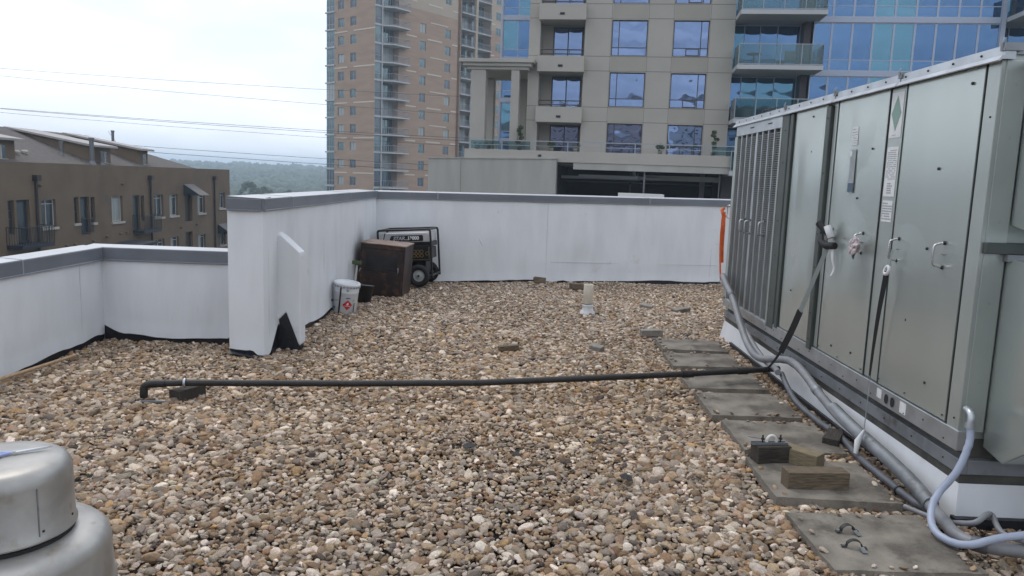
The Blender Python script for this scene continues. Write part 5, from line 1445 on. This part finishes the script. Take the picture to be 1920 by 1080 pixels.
m2 = MB(M=BG); m2.box(-.55, 24, -1.45, -.9, 2.36, 2.735); m2.build('edge_beam', 'garage_concrete', gw)
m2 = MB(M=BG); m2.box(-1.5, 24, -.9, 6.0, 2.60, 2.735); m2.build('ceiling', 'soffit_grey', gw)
m2 = MB(M=BG); m2.box(-1.4, 3.4, 1.0, 1.6, 1.85, 2.02); m2.box(-.3, 3.2, .2, .7, 1.92, 2.10); m2.build('pipe_rack', 'duct_grey', gw)
m2 = MB(M=BG); m2.tube([(2.95, .6, 2.35), (3.05, .6, 2.05), (3.5, .6, 1.98), (4.6, .6, 1.98)], .11, 8); m2.build('duct', 'duct_grey', gw)
m2 = MB(M=BG); m2.box(3.6, 24, 1.8, 2.1, 1.9, 2.2); m2.build('inner_beam', 'garage_concrete', gw)
m2 = MB(M=BG); m2.box(-1.4, 24, 5.5, 5.7, 1.65, 1.75); m2.build('inner_beam', 'soffit_grey', gw)
for (x, y, w_, mt) in ((3.50, -1.2, .09, 'soffit_grey'), (2.75, 1.2, .10, 'downpipe'), (7.75, -1.0, .05, 'soffit_grey'), (7.1, 3.0, .3, 'soffit_grey'), (12.5, -1.2, .1, 'soffit_grey')):
    m2 = MB(M=BG); m2.box(x, x + w_, y, y + w_, -2.8, 2.5); m2.build('post', mt, gw)
m2 = MB(M=BG); m2.box(2.1, 4.55, -4.2, -1.9, .92, 1.12); m2.box(2.3, 4.3, -4.0, -2.1, GZ, .92); m2.build('roof_hatch', 'white_far', gw)

# ---- blue glass tower with balconies ---------------------------------
gt = thing('glass_tower', (3.54, 46.0, GZ), 'blue glass curtain wall building with glass balconies, right behind the unit', 'building', rotz=R(-7))
def pane_pick(x, z): return rnd.choice(['glass_deep', 'glass_deep', 'glass_deep', 'glass_teal'])
for k in range(-1, 5):
    zf = 5.42 + 2.90 * k                  # floor slab top
    if k >= -1:
        # curtain wall: per floor a white band, then panes
        xx = 12.44
        m2 = MB(M=BG); m2.box(12.44, 22.1, -.06, .1, zf - .30, zf - .02); m2.build('floor_band', 'mullion_white', gt)
        for c in range(9):
            w_ = 1.09 if c else .98
            g = 'glass_grey_teal' if c in (3, 4) and k != 1 else ('glass_grey_teal' if c in (3, 4) else 'glass_deep')
            window(gt, xx, zf - .02, w_, 2.62, .0, BG, 'mullion_white', g, hz=(.60,), fw=.055, split=True, jitter=.004, name='curtain_panel')
            xx += w_
        m2 = MB(M=BG); m2.box(22.12, 22.36, -.10, .15, zf - .30, zf + 2.6); m2.build('pier', 'mullion_white', gt)
        # balcony column beside it
        for (a, b, sgn) in ((8.18, 12.72, 0), (22.4, 26.5, 1)):
            m2 = MB(M=BG); m2.box(a, b, -1.75, 1.2, zf - .24, zf); sl = m2.build('balcony_slab', 'slab_pale', gt, .01)
            window(gt, a + .02, zf, 3.78, 2.64, 1.1, BG, 'mullion_white', 'glass_teal', vx=(.66, 1.55, 2.52), fw=.05, split=True, jitter=.005, name='balcony_glazing', panes=lambda x, z: rnd.choice(['glass_teal', 'glass_deep']))
            m2 = MB(M=BG); m2.box(a + 3.80, a + 4.18, .2, 1.2, zf, zf + 2.66); m2.build('dark_pier', 'frame_bronze', gt)
            n_ = 4
            for q in range(n_):
                x0 = a + .06 + (b - a - .12) * q / n_; x1 = a + .06 + (b - a - .12) * (q + 1) / n_
                m2 = MB(M=BG); m2.box(x0 + .015, x1 - .015, -1.70, -1.685, zf + .05, zf + 1.10); m2.build('glass_panel', 'balustrade_glass', sl)
                m2 = MB(M=BG); m2.box(x0 - .02, x0 + .02, -1.72, -1.66, zf, zf + 1.12); m2.build('rail_post', 'rail_grey', sl)
            m2 = MB(M=BG); m2.box(a + .04, b - .04, -1.71, -1.675, zf + 1.10, zf + 1.14); m2.box(a + .04, b - .04, -1.71, -1.675, zf + .03, zf + .07); m2.build('hand_rail', 'rail_grey', sl)
            for xs_ in (a + .04, b - .06):
                m2 = MB(M=BG); m2.box(xs_, xs_ + .015, -1.68, -.1, zf + .05, zf + 1.10); m2.build('glass_panel', 'balustrade_glass', sl)
m2 = MB(M=BG); m2.box(8.2, 27, 1.35, 12, GZ, 20); m2.box(12.45, 22.1, .12, 1.35, GZ, 20); m2.build('core', 'frame_bronze', gt)
# a chair and a table on the nearest balconies
for (x, zf, mt, nm, lb) in ((9.2, 8.32, 'frame_bronze', 'balcony_table', 'dark round table on the middle glass balcony'), (11.2, 8.32, 'stone_grey', 'balcony_chair', 'chair on the right of the middle glass balcony'), (8.7, 5.42, 'soffit_grey', 'storage_chest', 'grey chest on the lowest glass balcony')):
    q = BG @ Vector((x, -.7, zf)); q = Matrix.Rotation(R(-7), 4, 'Z') @ q
    t_ = thing(nm, (3.54 + q.x, 46 + q.y, zf), lb, nm.split('_')[1], rotz=R(-7))
    if 'table' in nm:
        m2 = MB(); m2.lathe([(0, .74), (.42, .74), (.42, .70), (0, .70)], 20); m2.build('top', mt, t_); m2 = MB(); m2.cyl((0, 0, 0), (0, 0, .7), .05, 8); m2.build('leg', mt, t_)
    elif 'chair' in nm:
        m2 = MB(); m2.box(-.3, .3, -.3, .3, .38, .46); m2.build('seat', mt, t_); m2 = MB(); m2.box(-.3, .3, .24, .30, .46, .95); m2.build('backrest', mt, t_)
        for sx in (-.27, .27):
            for sy in (-.27, .27): m2 = MB(); m2.cyl((sx, sy, 0), (sx, sy, .38), .025, 6); m2.build('leg', mt, t_)
    else:
        m2 = MB(); m2.box(-.5, .5, -.25, .25, .0, .55); m2.build('body', mt, t_, .02); m2 = MB(); m2.box(-.53, .53, -.28, .28, .555, .63); m2.build('lid', mt, t_, .02)
# glass slice between the tower and the beige block
gs = thing('glass_slice', (-1.9, 57.5, GZ), 'narrow blue glass facade seen between the brick tower and the beige block', 'building', rotz=R(-7))
GS = Matrix.Translation((0, 0, -GZ))
for k in range(-1, 6):
    zf = 7.95 + 2.92 * (k - 1) - .35
    m2 = MB(M=GS); m2.box(-.15, 2.6, -.08, .1, zf - .35, zf - .05); m2.build('floor_band', 'mullion_white', gs)
    window(gs, 0.0, zf - .05, 2.3, 2.62, 0, GS, 'mullion_white', 'glass_blue', vx=(1.12,), hz=(.55,), fw=.06, split=True, jitter=.004, name='curtain_panel', panes=lambda x, z: 'glass_grey_teal' if rnd.random() < .3 else 'glass_deep')
m2 = MB(M=GS); m2.box(-.15, 0, -.1, 8, GZ, 22); m2.box(0, 5, .1, 8, GZ, 22); m2.build('core', 'mullion_white', gs)

# ================================================================== PLANTS, TREES, WIRES, HILLS
def leaf_cloud(mb, c, rad, n, size, rr, squash=.8):
    vs, fs = [], []
    for k in range(n):
        d_ = Vector((rr.gauss(0, 1), rr.gauss(0, 1), rr.gauss(0, 1))).normalized()
        p = Vector(c) + Vector((d_.x * rad, d_.y * rad, d_.z * rad * squash)) * (rr.random() ** .4)
        a = Vector((rr.gauss(0, 1), rr.gauss(0, 1), rr.gauss(0, 1))).normalized(); b = a.orthogonal().normalized()
        s_ = size * rr.uniform(.6, 1.4); i = len(vs)
        vs += [p - a * s_, p + b * s_ * .6, p + a * s_, p - b * s_ * .6]; fs.append((i, i + 1, i + 2, i + 3))
    mb.add(vs, fs)

def tree(loc, h, w_, label_, seed, mt='leaf_a', n=46):
    rr = random.Random(seed)
    t_ = thing('tree', loc, label_, 'tree', 'trees below the far parapet')
    mb = MB(); mb.tube([(0, 0, 0), (.1, 0, h * .3), (.0, .1, h * .6), (.1, .1, h * .85)], [h * .025, h * .02, h * .012, .03], 8)
    ends = []
    for k in range(9):
        z = h * rr.uniform(.25, .7); a = rr.uniform(0, 6.28); L_ = w_ * rr.uniform(.3, .5)
        e = Vector((math.cos(a) * L_, math.sin(a) * L_, z + h * .15)); ends.append(e)
        mb.tube([(.05, .05, z), e * .5 + Vector((0, 0, z * .5)), e], [h * .010, h * .007, .02], 5)
    mb.build('trunk', 'bark', t_)
    mb = MB()
    for k in range(n):
        a, q = rr.uniform(0, 6.28), rr.random() ** .5
        z = rr.uniform(.28, 1.0); rad = w_ * .5 * math.sin(math.pi * min(1, (z - .18) / .86)) ** .7
        c = (math.cos(a) * rad * q, math.sin(a) * rad * q, z * h)
        leaf_cloud(mb, c, w_ * rr.uniform(.09, .17), 90, .16 + h * .008, rr)
    mb.build('crown', mt, t_)
tree((-104, 290, -19), 16.0, 10.0, 'bushy dark green tree just right of the brown house end', 1, 'leaf_a')
tree((-97, 285, -19), 14.6, 9.0, 'second green tree, slightly lower, right of the first', 2, 'leaf_b')
tree((-90, 295, -19), 13.6, 8.0, 'pale yellowish green tree in the gap left of the brick tower', 3, 'leaf_b')
tree((-74.5, 300, -19), 13.4, 9.5, 'green tree low beside the left edge of the brick tower', 4, 'leaf_b')
tree((-70.0, 286, -19), 14.2, 8.5, 'green tree partly hidden by the left edge of the brick tower', 5, 'leaf_a')

def terrace_plant(x, kind, label_):
    q = Matrix.Rotation(R(-7), 4, 'Z') @ Vector((x, -1.0, 0))
    t_ = thing('potted_plant', (3.54 + q.x, 46 + q.y, 3.36), label_, 'plant', 'plants on the terrace')
    t_.scale = (.72, .72, .72)
    mb = MB(); mb.lathe([(0, .0), (.16, .0), (.20, .30), (.17, .30), (.0, .26)], 12); mb.build('pot', 'stone_grey', t_)
    rr = random.Random(int(x * 10) + 77); mb = MB()
    if kind == 'shrub': leaf_cloud(mb, (0, 0, .58), .36, 260, .07, rr)
    elif kind == 'tall':
        mb.tube([(0, 0, .25), (.05, 0, .9), (.0, .0, 1.7)], .02, 5)
        for z in (.7, 1.0, 1.3, 1.6, 1.85): leaf_cloud(mb, (rr.gauss(0, .1), 0, z), .22, 90, .07, rr)
    else:
        for k in range(26):
            a = rr.uniform(0, 6.28); t1 = rr.uniform(.25, .6)
            mb.add([(0, 0, .25), (.03, .02, .27), (math.cos(a) * t1, math.sin(a) * t1, rr.uniform(.45, .75)), (math.cos(a) * t1 * .6, math.sin(a) * t1 * .6, .5)], [(0, 1, 2), (0, 2, 3)])
    mb.build('leaves', 'leaf_a', t_)
terrace_plant(-6.3, 'spiky', 'spiky plant at the left end of the terrace rail'); terrace_plant(-5.6, 'spiky', 'second spiky plant beside the big portico column')
terrace_plant(-3.75, 'tall', 'tall climbing plant on the terrace right of the slim column'); terrace_plant(-1.9, 'shrub', 'leafy shrub on the terrace under the lowest stone balcony')
terrace_plant(-.5, 'spiky', 'dark spiky plant left of the first blue window on the terrace'); terrace_plant(4.35, 'shrub', 'round shrub between the two terrace windows'); terrace_plant(7.3, 'tall', 'tall dark plant near the right end of the terrace')

# overhead wires: long catenaries crossing 70 m away, left to right
def wire(za, zb_, label_, y=70.0, r=.013, xa=-47.6, xb=-18.1, dy=0.0):
    k = (zb_ - za) / (xb - xa); pts = []
    for x in range(-140, 101, 12):
        z = za + k * (x - xa) + .00035 * (x - xa) * (x - xb); pts.append((x + 20, dy * (x + 20) / 60, z))
    mb = MB(); mb.tube(pts, r, 5); o = mb.build('power_line', 'wire'); o.location = (-20, y, 0)
    tag(o, label_, 'wire', 'overhead wires', 'thing')
wire(9.98, 9.07, 'topmost thin overhead wire crossing the sky'); wire(9.33, 7.76, 'second overhead wire from the top')
wire(6.46, 5.46, 'upper one of the dark middle pair of wires', r=.017); wire(6.40, 5.28, 'lower one of the dark middle pair of wires', r=.017, dy=.3); wire(6.08, 4.84, 'single wire just under the middle pair')
wire(4.05, 2.95, 'wire leaving from behind the brown house roof, upper', r=.017); wire(3.60, 2.45, 'wire leaving from behind the brown house roof, lower', r=.020)

# city ground, hills, woods
m2 = MB(); m2.add([(-6000, -3000, -19), (6000, -3000, -19), (6000, 9000, -19), (-6000, 9000, -19)], [(0, 1, 2, 3)])
tag(m2.build('ground', 'city_ground'), kind='structure')
def hill(name, x0, x1, y0, y1, nx, ny, hf, mt):
    X, Y = np.meshgrid(np.linspace(x0, x1, nx), np.linspace(y0, y1, ny)); Z = hf(X, Y)
    v = np.stack([X.ravel(), Y.ravel(), Z.ravel()], 1).tolist()
    f = [(j * nx + i, j * nx + i + 1, (j + 1) * nx + i + 1, (j + 1) * nx + i) for j in range(ny - 1) for i in range(nx - 1)]
    me = bpy.data.meshes.new(name); me.from_pydata(v, [], f); me.polygons.foreach_set('use_smooth', [True] * len(f)); me.materials.append(MATS[mt])
    o = link(name, me); tag(o, kind='structure'); return o
def near_h(X, Y):
    t = np.clip((Y - 420) / 800, 0, 1); t = t * t * (3 - 2 * t)
    return -18.6 + t * (22.5 + 5 * (vnoise(X / 90. + 40, Y / 200. + 3, 4) - .5) + 4 * (vnoise(X / 30. + 40, Y / 90. + 3, 7) - .5)) - np.clip((Y - 1230) / 300, 0, 1) * 20
def far_h(X, Y):
    t = np.clip((Y - 1500) / 1300, 0, 1); t = t * t * (3 - 2 * t)
    tilt = np.clip((-X - 600) / 800, -1, 1.2)
    return -18.8 + t * (38.5 + 4.5 * tilt + 5 * (vnoise(X / 160. + 20, Y / 400. + 9, 2) - .5) + 3.5 * (vnoise(X / 28. + 20, Y / 80. + 9, 5) - .5)) - np.clip((Y - 2850) / 400, 0, 1) * 20
hill('hills', -1300, 900, 420, 1500, 140, 60, near_h, 'wood_far')
hill('hills', -2600, 1800, 1500, 3200, 220, 50, far_h, 'hill_far')
# the wooded slope reads as one mass of crowns
bm = bmesh.new(); bmesh.ops.create_icosphere(bm, subdivisions=2, radius=1.0)
iv = np.array([v.co[:] for v in bm.verts]); itri = np.array([[v.index for v in f.verts] for f in bm.faces]); bm.free()
NT = 5200
ty = 230 + 1000 * nrs.uniform(0, 1, NT) ** .8; tx = ty * nrs.uniform(-.60, -.16, NT)
tz = np.where(ty > 420, near_h(tx, ty), -18.6)
allv, allf = [], []
for k in range(NT):
    r_ = nrs.uniform(2.6, 5.2); n_ = 1 + .38 * (vnoise(iv[:, 0] * 2.1 + k, iv[:, 1] * 2.1 + iv[:, 2] * 1.7, k % 13) - .5) * 2
    v = iv * n_[:, None] * np.array([r_, r_, r_ * nrs.uniform(.7, 1.15)]) + np.array([tx[k], ty[k], tz[k] + r_ * .75 + nrs.uniform(0, 2.0)])
    allv.append(v); allf.append(itri + k * len(iv))
V_ = np.concatenate(allv); F_ = np.concatenate(allf)
me = bpy.data.meshes.new('woodland'); me.vertices.add(len(V_)); me.vertices.foreach_set('co', V_.ravel()); me.loops.add(F_.size); me.loops.foreach_set('vertex_index', F_.ravel().astype(np.int32)); me.polygons.add(len(F_)); me.polygons.foreach_set('loop_start', np.arange(0, F_.size, 3)); me.update(); me.validate()
me.materials.append(MATS['wood_far'])
wd = link('woodland', me); tag(wd, 'far wooded slope fading blue behind the brown house', 'woodland', None, 'stuff')
for (x, lb) in ((-1180, 'thin radio mast on the far ridge behind the brown house'), (-855, 'thin radio mast on the far ridge left of the brick tower')):
    t_ = thing('radio_mast', (x, 2780, far_h(np.array([x * 1.]), np.array([2780.]))[0] - 1), lb, 'mast')
    mb = MB(); mb.tube([(0, 0, 0), (0, 0, 22)], [1.6, .6], 5); mb.build('tower', 'white_far', t_)
    mb = MB(); mb.box(-9, 12, -4, 4, 0, 5); mb.build('base_building', 'white_far', t_)

# haze
hz = bpy.data.materials.new('haze'); hz.use_nodes = True; hn = hz.node_tree.nodes; hl = hz.node_tree.links; hn.clear()
ho = hn.new('ShaderNodeOutputMaterial'); pv_ = hn.new('ShaderNodeVolumePrincipled')
pv_.inputs['Color'].default_value = (.68, .83, 1.0, 1); pv_.inputs['Density'].default_value = .0007; pv_.inputs['Anisotropy'].default_value = .2
hl.new(pv_.outputs[0], ho.inputs['Volume']); MATS['haze'] = hz
m2 = MB(); m2.box(-3200, 3200, -2500, 3600, -21, 46); hb = m2.build('haze', 'haze'); tag(hb, 'pale blue air haze over the whole place', kind='stuff')
hb.display_type = 'WIRE'

# ================================================================== BEHIND THE VIEWER (mirrored in the lower windows)
def back_block(loc, w_, dp_, h_, mt, trim, label_):
    t_ = thing('low_rise_building', loc, label_, 'building')
    nxw = int(w_ / 4); hs = []
    for f in range(9):
        for k in range(nxw): hs.append((-w_ / 2 + 1.2 + k * 4, -w_ / 2 + 2.9 + k * 4, 1.2 + f * 3.9, 3.2 + f * 3.9))
    hs = [q for q in hs if q[3] < h_ - 1]
    FMb = Matrix.Rotation(R(180), 4, 'Z')
    mb = MB(M=FMb); facade(mb, -w_ / 2, w_ / 2, 0, h_, hs, .2); mb.box(-w_ / 2, w_ / 2, .25, dp_, 0, h_ - .01); mb.build('wall', mt, t_)
    mb = MB(M=FMb); mb.box(-w_ / 2 - .4, w_ / 2 + .4, -.5, dp_ + .3, h_, h_ + .9); mb.box(-w_ / 2, w_ / 2, -.2, -.005, h_ - 4.4, h_ - 3.9); mb.build('cornice', trim, t_)
    for q in hs:
        if q[2] > 16: window(t_, q[0], q[2], q[1] - q[0], q[3] - q[2], .12, FMb, 'frame_bronze', 'glass_house', fw=.1)
mat('render_pink', (.60, .42, .36), .9, var=.1, vscale=.4)
back_block((-17, -58, -18), 34, 14, 33.0, 'render_pink', 'white_far', 'pink building with white cornices behind the viewer, mirrored in the lowest stone-block windows')
back_block((17, -66, -18), 30, 14, 35.5, 'white_far', 'stone_beige', 'white building behind the viewer, mirrored in the stone-block windows')
